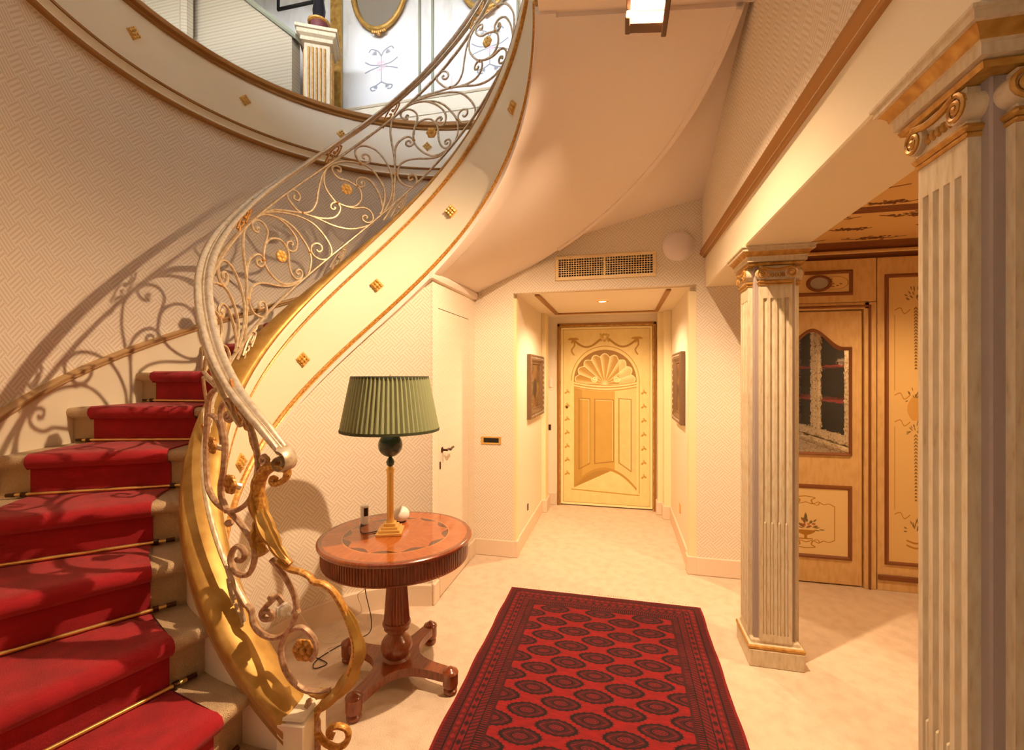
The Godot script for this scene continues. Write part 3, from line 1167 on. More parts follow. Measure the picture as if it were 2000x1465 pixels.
func build_stair_walls() -> void:
	# papered drum under the stair
	var b := curved(MB.new(), 0.75, -186.0, -8.2, 64, func(_t: float) -> float: return 0.0, func(t: float) -> float: return maxf(0.02, foot_of(t) + 0.03), 0.04)
	struct("wall_drum", b, M.wallpaper, "curved papered wall under the spiral stair", "wall")
	b = ring(MB.new(), [Vector2(0.75, 0), Vector2(0.732, 0), Vector2(0.732, 0.130), Vector2(0.738, 0.137), Vector2(0.75, 0.137)], -170, -8.2, 48)
	struct("baseboard_drum", b, M.skirting, "pale curved skirting of the drum wall", "skirting")
	# outer curved wall
	b = curved(MB.new(), 1.52, -168.0, 60.0, 84, func(t: float) -> float: return 0.0 if t < -8.0 else 2.45 + 0.0122 * t, func(_t: float) -> float: return 3.16, 0.06)
	struct("wall_stair", b, M.wallpaper, "tall curved papered wall beside the stair", "wall")
	# painted dado between treads and the sloping moulding
	var edge := func(t: float) -> float: return 1.333 + 0.01125 * (t + 119.5) + 0.012 * sin(deg_to_rad((t + 119.5) * 3.0))
	b = curved(MB.new(), 1.505, -160.0, 60.0, 76, func(t: float) -> float: return maxf(0.0, edge.call(t) - (0.42 if t < -8.0 else 0.2)), func(t: float) -> float: return edge.call(t), 0.016)
	struct("trim_dado", b, M.cream, "cream dado following the stair along the curved wall", "dado")
	b = MB.new().loft(91, func(i: int) -> Array:
		var t := lerpf(-160.0, 60.0, i / 90.0)
		var y: float = edge.call(t)
		var out: Array = []
		for q: Vector2 in [Vector2(1.52, -0.022), Vector2(1.496, -0.02), Vector2(1.492, -0.012), Vector2(1.498, -0.006), Vector2(1.488, 0.0), Vector2(1.487, 0.010), Vector2(1.498, 0.016), Vector2(1.52, 0.018)]:
			out.append(pc(t, q.x, y + q.y))
		return out)
	struct("trim_stair_rail", b, M.dull_gilt, "dull gold moulding sloping up the curved wall", "moulding")
	# fascia of the gallery above that wall
	b = ring(MB.new(), [Vector2(1.56, 3.10), Vector2(1.505, 3.10), Vector2(1.505, 3.52), Vector2(1.56, 3.52)], -168, 58, 84)
	var band := struct("trim_gallery", b, M.cream, "cream curved fascia of the upper gallery with gilt rosettes", "fascia")
	part(band, "lower_moulding", ring(MB.new(), [Vector2(1.506, 3.095), Vector2(1.484, 3.098), Vector2(1.478, 3.108), Vector2(1.486, 3.118), Vector2(1.506, 3.12)], -168, 58, 84), M.brown_gold)
	part(band, "hollow_moulding", ring(MB.new(), [Vector2(1.506, 3.12), Vector2(1.49, 3.122), Vector2(1.498, 3.135), Vector2(1.492, 3.155), Vector2(1.482, 3.168), Vector2(1.506, 3.17)], -168, 58, 84), M.cream)
	part(band, "upper_bead", ring(MB.new(), [Vector2(1.506, 3.17), Vector2(1.48, 3.172), Vector2(1.476, 3.182), Vector2(1.488, 3.19), Vector2(1.506, 3.192)], -168, 58, 84), M.brown_gold)
	part(band, "top_moulding", ring(MB.new(), [Vector2(1.56, 3.52), Vector2(1.506, 3.50), Vector2(1.488, 3.505), Vector2(1.494, 3.52), Vector2(1.474, 3.53), Vector2(1.468, 3.55), Vector2(1.48, 3.562), Vector2(1.56, 3.565)], -168, 58, 84), M.brown_gold)
	for k in 7:
		var th := -118.5 + 25.3 * k
		part(band, "rosette", square_rosette(pc(th, 1.504, 3.368), -outward(pc(th, 1.5, 0)), 0.078), M.rosette_gilt, "gilt square rosette")
	# soffit of the flight, a winding sheet
	b = MB.new()
	var reach := func(t: float) -> float:
		var a := deg_to_rad(t)
		var r := 1.66
		if cos(a) > 0.05: r = minf(r, 1.621 / cos(a))
		if sin(a) > 0.05: r = minf(r, 1.686 / sin(a))
		return r
	b.loft(61, func(i: int) -> Array:
		var t := lerpf(-9.0, 81.0, i / 60.0)
		var y := minf(foot_of(t) - 0.035, HALL_TOP)
		var r1: float = reach.call(t)
		var out: Array = []
		for k in 7:
			out.append(pc(t, lerpf(0.72, r1, k / 6.0), y))
		for k in 7:
			out.append(pc(t, lerpf(r1, 0.72, k / 6.0), y + 0.05))
		return out)
	struct("ceiling_soffit", b, M.plaster, "plastered winding soffit of the upper flight", "soffit")
	b = MB.new().loft(61, func(i: int) -> Array:
		var t := lerpf(22.0, 81.0, i / 60.0)
		var y := minf(foot_of(t) - 0.035, HALL_TOP)
		var r1: float = reach.call(t)
		return [pc(t, r1 - 0.03, y - 0.012), pc(t, r1, y - 0.014), pc(t, r1 + 0.012, y + 0.02), pc(t, r1 + 0.012, y + 0.07), pc(t, r1 - 0.03, y + 0.02)])
	struct("trim_soffit", b, M.plaster, "plaster bead along the soffit's outer edge", "moulding")
	# higher piece of ceiling in the corner beyond the soffit
	b = MB.new()
	var knots := [[0.0, 2.30], [8.0, 2.40], [24.0, 2.60], [33.0, 2.675], [41.0, 2.77], [46.0, 2.82], [49.0, 2.875], [55.0, 2.98], [64.0, 3.14], [72.0, 3.23], [82.0, 3.30]]
	var high := func(t: float) -> float:
		for i in knots.size() - 1:
			if t <= knots[i + 1][0]:
				return lerpf(knots[i][1], knots[i + 1][1], clampf((t - knots[i][0]) / (knots[i + 1][0] - knots[i][0]), 0, 1))
		return 3.30
	b.loft(41, func(i: int) -> Array:
		var t := lerpf(2.0, 82.0, i / 40.0)
		var a := deg_to_rad(t)
		var far := minf(1.63 / maxf(cos(a), 0.01), 1.70 / maxf(sin(a), 0.01))
		var y: float = high.call(t)
		return [pc(t, 1.5, y), pc(t, far, y), pc(t, far, y + 0.04), pc(t, 1.5, y + 0.04)])
	struct("ceiling_corner", b, M.plaster, "sloping corner ceiling between soffit and far wall", "ceiling")


# small gilt square flower lying on a surface: at, facing direction, size
func square_rosette(at: Vector3, face: Vector3, s: float, tilt := 0.0) -> MB:
	var b := MB.new()
	b.hard = 50.0
	var ex := Vector3.UP.cross(face).normalized()
	var ey := face.cross(ex)
	b.prism(PackedVector2Array([Vector2(0, -s * 0.5), Vector2(s * 0.5, 0), Vector2(0, s * 0.5), Vector2(-s * 0.5, 0)]), Vector3.ZERO, Vector3.RIGHT, Vector3.UP, Vector3(0, 0, 0.006))
	for k in 8:
		var a := TAU * k / 8
		var r := s * (0.31 if k % 2 == 0 else 0.2)
		b.ball(Vector3(cos(a) * r, sin(a) * r, 0.009), s * 0.12, 6, Vector3(1, 1, 1.2))
	b.ball(Vector3(0, 0, 0.010), s * 0.13, 8)
	return b.moved(Transform3D(Basis(ex, ey, face) * Basis(Vector3.BACK, tilt), at))


# round flower of seven balls with petals, seen from both sides
func round_rosette(at: Vector3, face: Vector3, s: float) -> MB:
	var b := MB.new()
	b.hard = 60.0
	var ex := Vector3.UP.cross(face).normalized()
	var ey := face.cross(ex)
	for k in 6:
		var a := TAU * k / 6
		b.ball(Vector3(cos(a) * s * 0.6, sin(a) * s * 0.6, 0), s * 0.38, 8, Vector3(1, 1, 0.75))
	b.ball(Vector3.ZERO, s * 0.36, 8, Vector3(1, 1, 1.1))
	var disc := PackedVector2Array()
	for k in 16:
		disc.append(Vector2.from_angle(TAU * k / 16) * s * 0.86)
	b.prism(disc, Vector3(0, 0, -0.004), Vector3.RIGHT, Vector3.UP, Vector3(0, 0, 0.008))
	return b.moved(Transform3D(Basis(ex, ey, face), at))


func build_alcove() -> void:
	var z1 := -5.25
	var lx := -0.84
	var rx := 0.52
	var b := MB.new().box(Vector3(lx - 0.08, 0, z1 - 0.05), Vector3(lx, 2.3, -3.72))
	struct("wall_alcove_left", b, M.ivory, "plain left side of the alcove", "wall")
	b = MB.new().box(Vector3(rx, 0, z1 - 0.05), Vector3(rx + 0.08, 2.3, -3.72))
	struct("wall_alcove_right", b, M.ivory, "plain right side of the alcove", "wall")
	b = MB.new()
	b.prism(PackedVector2Array([Vector2(lx - 0.08, 0), Vector2(-0.672, 0), Vector2(-0.672, 2.055), Vector2(0.355, 2.055), Vector2(0.355, 0), Vector2(rx + 0.08, 0), Vector2(rx + 0.08, 2.3), Vector2(lx - 0.08, 2.3)]), Vector3(0, 0, z1), Vector3.RIGHT, Vector3.UP, Vector3(0, 0, -0.07))
	b.box(Vector3(lx - 0.08, 0, z1 - 0.14), Vector3(rx + 0.08, 2.3, z1 - 0.07))
	struct("wall_alcove_end", b, M.ivory, "plain end wall around the painted door", "wall")
	b = MB.new().box(Vector3(lx - 0.1, 2.172, z1 - 0.1), Vector3(rx + 0.12, 2.25, -3.70))
	struct("ceiling_alcove", b, M.ivory, "low flat ceiling of the alcove", "ceiling")
	# gilt rectangle under that ceiling
	b = MB.new()
	var g := [Vector3(-0.68, 2.172, -3.75), Vector3(-0.665, 2.172, -4.94), Vector3(0.375, 2.172, -4.94), Vector3(0.365, 2.172, -3.75)]
	for i in 3:
		var u: Vector3 = g[i]
		var v: Vector3 = g[i + 1]
		var lo := u.min(v) - Vector3(0.014, 0.016, 0.014)
		var hi := u.max(v) + Vector3(0.014, 0, 0.014)
		b.box(lo, hi, 0.005)
	struct("trim_alcove_ceiling", b, M.brown_gold, "dull gold bead around the alcove ceiling panel", "moulding")
	# jambs and pilaster strips
	b = MB.new()
	b.box(Vector3(rx - 0.018, 0.0, -3.72), Vector3(rx + 0.042, 2.13, -3.648), 0.004)
	b.box(Vector3(lx - 0.02, 0.0, -3.72), Vector3(lx + 0.012, 2.13, -3.648), 0.004)
	b.box(Vector3(rx - 0.075, 0.0, -5.12), Vector3(rx, 2.172, -4.98), 0.004)
	b.box(Vector3(rx - 0.125, 0.0, z1), Vector3(rx - 0.05, 2.172, -5.12), 0.004)
	b.box(Vector3(lx, 0.0, -5.12), Vector3(lx + 0.05, 2.172, -4.92), 0.004)
	struct("trim_alcove_jambs", b, M.jamb, "pale painted strips framing the alcove", "trim")
	b = MB.new()
	b.box(Vector3(lx, 0, -4.92), Vector3(lx + 0.018, 0.137, -3.66), 0.005)
	b.box(Vector3(rx - 0.018, 0, -4.98), Vector3(rx, 0.137, -3.66), 0.005)
	b.box(Vector3(lx, 0, -5.13), Vector3(lx + 0.066, 0.137, -4.905), 0.005)
	b.box(Vector3(rx - 0.09, 0, -5.13), Vector3(rx, 0.137, -4.965), 0.005)
	b.box(Vector3(rx - 0.14, 0, z1), Vector3(rx - 0.05, 0.137, -5.105), 0.005)
	b.box(Vector3(lx, 0, z1), Vector3(-0.72, 0.137, -5.232), 0.005)
	b.box(Vector3(rx - 0.03, 0, -3.73), Vector3(rx + 0.05, 0.137, -3.636), 0.005)
	b.box(Vector3(lx - 0.018, 0, -3.73), Vector3(lx + 0.026, 0.137, -3.636), 0.005)
	struct("baseboard_alcove", b, M.skirting, "pale skirting blocks around the alcove", "skirting")
	# door with the mural
	var d := thing("door", "yellow door painted with a shell-topped niche and swags", "door", Vector3(-0.16, 0, z1), "", "structure")
	d.name = "door_1"
	b = MB.new().box(Vector3(-0.668, 0.012, z1 - 0.045), Vector3(0.351, 2.05, z1 - 0.006), 0.003)
	var leaf := part(d, "leaf", b, M.jamb)
	b = MB.new()
	b.quv(Vector3(-0.664, 0.016, z1 - 0.004), Vector3(0.347, 0.016, z1 - 0.004), Vector3(0.347, 2.046, z1 - 0.004), Vector3(-0.664, 2.046, z1 - 0.004), Vector2(0, 1), Vector2(1, 1), Vector2(1, 0), Vector2(0, 0))
	part(leaf, "painted_mural", b, M.mural, "flat painted niche with scallop shell")
	part(d, "lock", MB.new().lathe([Vector2(0.014, 0), Vector2(0.014, 0.008), Vector2(0.006, 0.012), Vector2(0, 0.012)], Vector3.ZERO, 12).moved(Transform3D(Basis(Vector3.RIGHT, PI / 2), Vector3(-0.595, 1.13, z1 - 0.004))), M.dark_bronze)
	b = MB.new()
	for s: Array in [[-0.705, 0.0, -0.672, 2.09], [0.355, 0.0, 0.388, 2.09], [-0.705, 2.055, 0.388, 2.09]]:
		b.box(Vector3(s[0], s[1], z1 - 0.01), Vector3(s[2], s[3], z1 + 0.022), 0.006)
	part(d, "frame", b, M.brown_gold)
	b = MB.new()
	for s: Array in [[-0.682, 0.0, -0.668, 2.068], [0.351, 0.0, 0.365, 2.068], [-0.682, 2.052, 0.365, 2.068]]:
		b.box(Vector3(s[0], s[1], z1 - 0.012), Vector3(s[2], s[3], z1 + 0.03), 0.004)
	part(d, "gilt_bead", b, M.gold)
	downlight(Vector3(-0.155, 2.170, -4.22), 2.1, 78.0, "small glowing ceiling spot in front of the painted door", 0.035)


func build_beam_and_right_room() -> void:
	# papered upper wall on the beam
	struct("wall_over_beam", MB.new().box(Vector3(0.60, 2.39, -3.65), Vector3(0.92, 3.5, 2.6)), M.wallpaper, "papered wall standing on the cream beam", "wall")
	struct("trim_beam", MB.new().box(Vector3(0.62, 2.157, -3.65), Vector3(0.925, 2.40, 2.6), 0.006), M.cream, "long cream beam carried by the fluted columns", "beam")
	var b := MB.new()
	b.prism(PackedVector2Array([Vector2(0.63, 2.375), Vector2(0.606, 2.38), Vector2(0.60, 2.392), Vector2(0.588, 2.398), Vector2(0.58, 2.412), Vector2(0.588, 2.424), Vector2(0.584, 2.432), Vector2(0.592, 2.44), Vector2(0.63, 2.442)]), Vector3(0, 0, -3.65), Vector3.RIGHT, Vector3.UP, Vector3(0, 0, 6.25))
	struct("trim_beam_moulding", b, M.brown_gold, "dull gold moulding along the top of the beam", "moulding")
	# painted ceiling of the right-hand room
	b = MB.new()
	b.box(Vector3(0.90, 2.43, -3.9), Vector3(2.8, 2.52, 2.6))
	var cp := struct("ceiling_right", b, M.ceiling_art, "ochre ceiling painted with brown ornaments", "ceiling")
	b = MB.new()
	for zz: float in [-2.95, -1.55]:
		b.prism(PackedVector2Array([Vector2(-0.05, 0), Vector2(-0.035, -0.012), Vector2(-0.012, -0.01), Vector2(0.0, -0.022), Vector2(0.012, -0.01), Vector2(0.035, -0.012), Vector2(0.05, 0)]), Vector3(0.925, 2.432, zz), Vector3.BACK, Vector3.UP, Vector3(1.83, 0, 0))
	part(cp, "ceiling_moulding", b, M.panel_brown)
	# door wall: board with framed panels
	var z := -3.68
	b = MB.new().box(Vector3(1.00, 0, z - 0.10), Vector3(2.76, 2.5, z - 0.045))
	struct("wall_panelled", b, M.panel_paint, "ochre painted panelled wall beyond the columns", "wall")
	b = MB.new()
	b.prism(PackedVector2Array([Vector2(0, 0), Vector2(0.012, 0.004), Vector2(0.02, 0.03), Vector2(0.045, 0.05), Vector2(0.05, 0.075), Vector2(0.085, 0.09), Vector2(0.09, 0.12), Vector2(0, 0.12)]), Vector3(1.0, 2.31, z - 0.045), Vector3.BACK, Vector3.UP, Vector3(1.76, 0, 0))
	struct("trim_right_cornice", b, M.panel_brown, "brown stepped cornice over the panelled wall", "cornice")
	struct("trim_right_cornice_bead", MB.new().box(Vector3(1.0, 2.352, z + 0.01), Vector3(2.76, 2.375, z + 0.03), 0.006), M.panel_paint, "ochre bead in the cornice", "moulding")
	# frame boards left, over and right of the door
	b = MB.new()
	b.box(Vector3(1.0, 2.015, z - 0.05), Vector3(1.742, 2.32, z), 0.003)
	b.box(Vector3(1.748, 0.0, z - 0.05), Vector3(2.3, 2.32, z), 0.003)
	struct("trim_right_boards", b, M.panel_paint, "ochre boards around the painted door", "boarding")
	b = MB.new()
	panel_frame(b, 1.05, 1.60, 2.065, 2.245, z, 0.026)
	panel_frame(b, 1.79, 2.16, 0.182, 2.20, z, 0.026)
	b.box(Vector3(1.748, 0.075, z), Vector3(2.3, 0.112, z + 0.016), 0.005)
	struct("trim_right_panel_mouldings", b, M.panel_brown, "brown mouldings framing the painted panels", "moulding")
	b = MB.new()
	b.quv(Vector3(1.06, 2.085, z + 0.002), Vector3(1.585, 2.085, z + 0.002), Vector3(1.585, 2.225, z + 0.002), Vector3(1.06, 2.225, z + 0.002), Vector2(0, 1), Vector2(1, 1), Vector2(1, 0), Vector2(0, 0))
	var mp := struct("trim_medallion_panel", b, M.medallion_art, "narrow painted panel over the mirrored door", "panel")
	b = MB.new()
	b.lathe([Vector2(0.066, 0), Vector2(0.063, 0.012), Vector2(0.05, 0.014), Vector2(0.046, 0.006)], Vector3.ZERO, 32)
	b.moved(Transform3D(Basis(Vector3(1.25, 0, 0), Vector3(0, 0, 1), Vector3(0, -0.9, 0)), Vector3(1.385, 2.155, z + 0.002)))
	part(mp, "oval_frame", b, M.panel_brown)
	b = MB.new().lathe([Vector2(0, 0.007), Vector2(0.048, 0.006)], Vector3.ZERO, 32).moved(Transform3D(Basis(Vector3(1.25, 0, 0), Vector3(0, 0, 1), Vector3(0, -0.9, 0)), Vector3(1.385, 2.155, z + 0.002)))
	part(mp, "oval_picture", b, M.cameo_art)
	b = MB.new()
	b.quv(Vector3(1.805, 0.20, z + 0.002), Vector3(2.145, 0.20, z + 0.002), Vector3(2.145, 2.185, z + 0.002), Vector3(1.805, 2.185, z + 0.002), Vector2(0, 1), Vector2(1, 1), Vector2(1, 0), Vector2(0, 0))
	struct("trim_tall_panel", b, M.tall_panel_art, "tall panel painted with hanging flower garlands", "panel")
	# the mirrored door
	var d := thing("door", "ochre painted door with arched antique mirror and flower vase panel", "door", Vector3(1.34, 0, z), "", "structure")
	d.name = "door_3"
	b = MB.new()
	b.box(Vector3(1.0, 0.01, z - 0.045), Vector3(1.66, 1.955, z - 0.012), 0.003)
	part(d, "leaf", b, M.panel_paint)
	b = MB.new()
	b.box(Vector3(1.668, 0.0, z - 0.05), Vector3(1.742, 2.012, z + 0.004), 0.004)
	b.box(Vector3(1.0, 1.965, z - 0.05), Vector3(1.70, 2.012, z + 0.004), 0.004)
	part(d, "frame", b, M.panel_paint)
	b = MB.new()
	b.box(Vector3(1.692, 0.0, z), Vector3(1.706, 1.99, z + 0.016), 0.004)
	b.box(Vector3(1.0, 1.977, z), Vector3(1.706, 1.991, z + 0.016), 0.004)
	part(d, "frame_moulding", b, M.panel_brown)
	b = MB.new()
	panel_frame(b, 1.03, 1.60, 0.182, 0.712, z - 0.012, 0.03)
	part(d, "panel_moulding", b, M.panel_brown)
	b = MB.new()
	b.quv(Vector3(1.05, 0.205, z - 0.009), Vector3(1.58, 0.205, z - 0.009), Vector3(1.58, 0.69, z - 0.009), Vector3(1.05, 0.69, z - 0.009), Vector2(-0.04, 1), Vector2(1.02, 1), Vector2(1.02, 0), Vector2(-0.04, 0))
	part(d, "painted_panel", b, M.door_panel_art, "flower vase and gold scrolls on ochre")
	var arch := PackedVector2Array()
	var inner := PackedVector2Array()
	for k in 33:
		var s := k / 32.0
		var x := lerpf(1.10, 1.598, s)
		var u := absf(s - 0.5) * 2.0
		var y := 1.835 - 0.135 * (smoothstep(0.0, 0.80, u))
		arch.append(Vector2(x, y))
		inner.append(Vector2(lerpf(1.122, 1.576, s), y - 0.026))
	arch.append_array(PackedVector2Array([Vector2(1.598, 0.925), Vector2(1.10, 0.925)]))
	inner.append_array(PackedVector2Array([Vector2(1.576, 0.947), Vector2(1.122, 0.947)]))
	b = MB.new()
	var n := arch.size()
	for i in n:
		var j := (i + 1) % n
		var o0 := Vector3(arch[i].x, arch[i].y, z - 0.012)
		var o1 := Vector3(arch[j].x, arch[j].y, z - 0.012)
		var i0 := Vector3(inner[i].x, inner[i].y, z - 0.010)
		var i1 := Vector3(inner[j].x, inner[j].y, z - 0.010)
		var up := Vector3(0, 0, 0.022)
		var m0 := o0.lerp(i0, 0.35) + up
		var m1 := o1.lerp(i1, 0.35) + up
		b.quad(o0, o1, m1, m0)
		b.quad(m0, m1, i1, i0)
	part(d, "mirror_moulding", b, M.panel_brown)
	b = MB.new().prism(inner, Vector3(0, 0, z - 0.0112), Vector3.RIGHT, Vector3.UP, Vector3(0, 0, 0.002))
	part(d, "mirror", b, M.old_mirror, "rippled antique mirror glass")
	downlight(Vector3(1.75, 2.428, -2.45), 2.6, 72.0, "ceiling spot of the right-hand room near its mirrored door", 0.04, AMBER)


func panel_frame(b: MB, x0: float, x1: float, y0: float, y1: float, z: float, w: float) -> void:
	var pr := [Vector2(0, 0), Vector2(w * 0.25, 0.014), Vector2(w * 0.6, 0.016), Vector2(w, 0.002)]
	var rings: Array = []
	for q: Vector2 in pr:
		rings.append([Vector3(x0 + q.x, y0 + q.x, z + q.y), Vector3(x1 - q.x, y0 + q.x, z + q.y), Vector3(x1 - q.x, y1 - q.x, z + q.y), Vector3(x0 + q.x, y1 - q.x, z + q.y)])
	for k in pr.size() - 1:
		for i in 4:
			var j := (i + 1) % 4
			b.quad(rings[k][i], rings[k][j], rings[k + 1][j], rings[k + 1][i])


func build_upper_floor() -> void:
	# gallery floor beyond the well, kept clear of the round opening
	var b := MB.new()
	b.loft(62, func(i: int) -> Array:
		var th := lerpf(-168.0, 78.0, i / 61.0)
		var a := deg_to_rad(th)
		var far := 4.0
		if cos(a) > 0.05: far = minf(far, 1.85 / cos(a))
		if sin(a) < -0.05: far = minf(far, 3.0 / -sin(a))
		if sin(a) > 0.05: far = minf(far, 1.9 / sin(a))
		if cos(a) < -0.05: far = minf(far, maxf(1.6, 0.9 / -cos(a)))
		return [pc(th, 1.55, 3.40), pc(th, far, 3.40), pc(th, far, 3.50), pc(th, 1.55, 3.50)])
	struct("floor_gallery", b, M.carpet, "beige carpeted floor of the upper gallery", "floor")
	# back wall of the gallery, panelled and white
	b = MB.new().box(Vector3(-4.2, 3.4, -3.92), Vector3(2.85, 6.3, -3.80))
	struct("wall_gallery", b, M.upper_panel, "white painted panelling of the upper gallery", "wall")
	b = MB.new()
	b.box(Vector3(-2.53, 3.50, -3.80), Vector3(2.7, 3.965, -3.785))
	b.prism(PackedVector2Array([Vector2(0, 0), Vector2(0.02, 0.004), Vector2(0.03, 0.016), Vector2(0.02, 0.028), Vector2(0, 0.03)]), Vector3(-2.53, 3.965, -3.80), Vector3.BACK, Vector3.UP, Vector3(5.2, 0, 0))
	b.box(Vector3(-2.53, 3.825, -3.80), Vector3(2.7, 3.845, -3.774), 0.004)
	struct("trim_gallery_dado", b, M.cream, "cream dado below the white gallery panels", "dado")
	b = MB.new()
	for x: float in [-2.66, -2.555, -1.765, -1.64, -0.86, -0.74]:
		b.box(Vector3(x, 3.99, -3.80), Vector3(x + 0.022, 6.2, -3.782), 0.004)
	struct("trim_gallery_stiles", b, M.grey_green, "grey green upright beads of the gallery panels", "moulding")
	b = MB.new().box(Vector3(-2.655, 3.5, -3.80), Vector3(-2.535, 6.2, -3.77), 0.006)
	struct("trim_gallery_pilaster", b, M.gold, "gilt edged pilaster strip of the gallery", "pilaster")
	# roof, with the window wall behind the viewer
	struct("floor_upper_right", MB.new().box(Vector3(0.60, 3.45, -3.9), Vector3(2.8, UPPER, 2.6)), M.carpet, "upper floor over the right-hand room", "floor")
	struct("ceiling_upper", MB.new().box(Vector3(-4.2, 6.2, -3.9), Vector3(2.85, 6.3, 1.0)), M.white_wall, "white ceiling of the upper floor", "ceiling")
	b = MB.new()
	b.box(Vector3(-4.1, 3.54, 0.9), Vector3(2.75, 4.45, 1.0))
	b.box(Vector3(-4.1, 5.25, 0.9), Vector3(2.75, 6.2, 1.0))
	b.box(Vector3(-4.1, 4.45, 0.9), Vector3(-3.4, 5.25, 1.0))
	b.box(Vector3(1.4, 4.45, 0.9), Vector3(2.75, 5.25, 1.0))
	struct("wall_window_upper", b, M.white_wall, "white upper wall with the wide window", "wall")
	var w := thing("window", "wide upper window with white bars", "window", Vector3(-1.0, 4.0, 0.95), "", "structure")
	w.name = "window_1"
	b = MB.new()
	for k in 5:
		var x := -3.4 + 1.2 * k
		b.box(Vector3(x - 0.03, 4.45, 0.92), Vector3(x + 0.03, 5.25, 0.98), 0.004)
	for y: float in [4.45, 5.20]:
		b.box(Vector3(-3.4, y, 0.925), Vector3(1.4, y + 0.05, 0.975), 0.004)
	part(w, "frame", b, M.white_plastic)
	for k in 4:
		part(w, "pane", MB.new().box(Vector3(-3.37 + 1.2 * k, 4.50, 0.948), Vector3(-2.23 + 1.2 * k, 5.20, 0.952)), M.glass)
	# unseen solid parapet, added to keep the window's daylight out of the stairwell
	struct("wall_daylight_screen", MB.new().box(Vector3(-4.1, UPPER, -0.50), Vector3(0.60, 4.45, -0.40)), M.white_wall, "unseen white parapet added to screen the stairwell from daylight", "parapet")
	# low papered wall of the next flight, sloping up to the left
	b = MB.new()
	b.prism(PackedVector2Array([Vector2(-2.655, 3.45), Vector2(-4.08, 3.45), Vector2(-4.08, 5.50), Vector2(-2.655, 4.31)]), Vector3(0, 0, -3.36), Vector3.RIGHT, Vector3.UP, Vector3(0, 0, 0.10))
	struct("wall_upper_flight", b, M.weave, "low wall in ribbed grey paper beside the upper flight", "wall")
	b = MB.new()
	b.prism(PackedVector2Array([Vector2(-0.02, 0), Vector2(0.12, 0), Vector2(0.13, 0.02), Vector2(0.12, 0.05), Vector2(-0.02, 0.05), Vector2(-0.03, 0.02)]), Vector3(-2.60, 4.27, -3.36), Vector3.BACK, Vector3.UP, Vector3(-1.48, 1.23, 0))
	struct("trim_upper_flight", b, M.grey_green, "grey green coping sloping up the low wall", "coping")
	b = MB.new().box(Vector3(-4.08, 3.45, -3.22), Vector3(-3.62, 6.2, -3.16))
	b.prism(PackedVector2Array([Vector2(0, 0), Vector2(0.05, 0.01), Vector2(0.07, 0.05), Vector2(0.05, 0.09), Vector2(0, 0.1)]), Vector3(-3.70, 3.45, -3.20), Vector3.BACK, Vector3.RIGHT, Vector3(0, 2.7, 0))
	struct("trim_upper_post", b, M.weave, "papered end of the upper wall beside the low wall", "wall")


# ------------------------------------------------------------------ staircase
# cross section of one step: (distance along the going in metres, height below the tread)
func step_section(lift: float) -> Array:
	return [Vector2(0.032 - lift, -RISE - 0.004), Vector2(0.032 - lift, -0.058), Vector2(0.026 - lift, -0.050), Vector2(0.008 - lift, -0.046 - lift * 0.5), Vector2(-0.004 - lift, -0.034), Vector2(-0.007 - lift, -0.020), Vector2(-0.002 - lift * 0.8, -0.006 + lift * 0.5), Vector2(0.012, lift), Vector2(0.04, lift)]


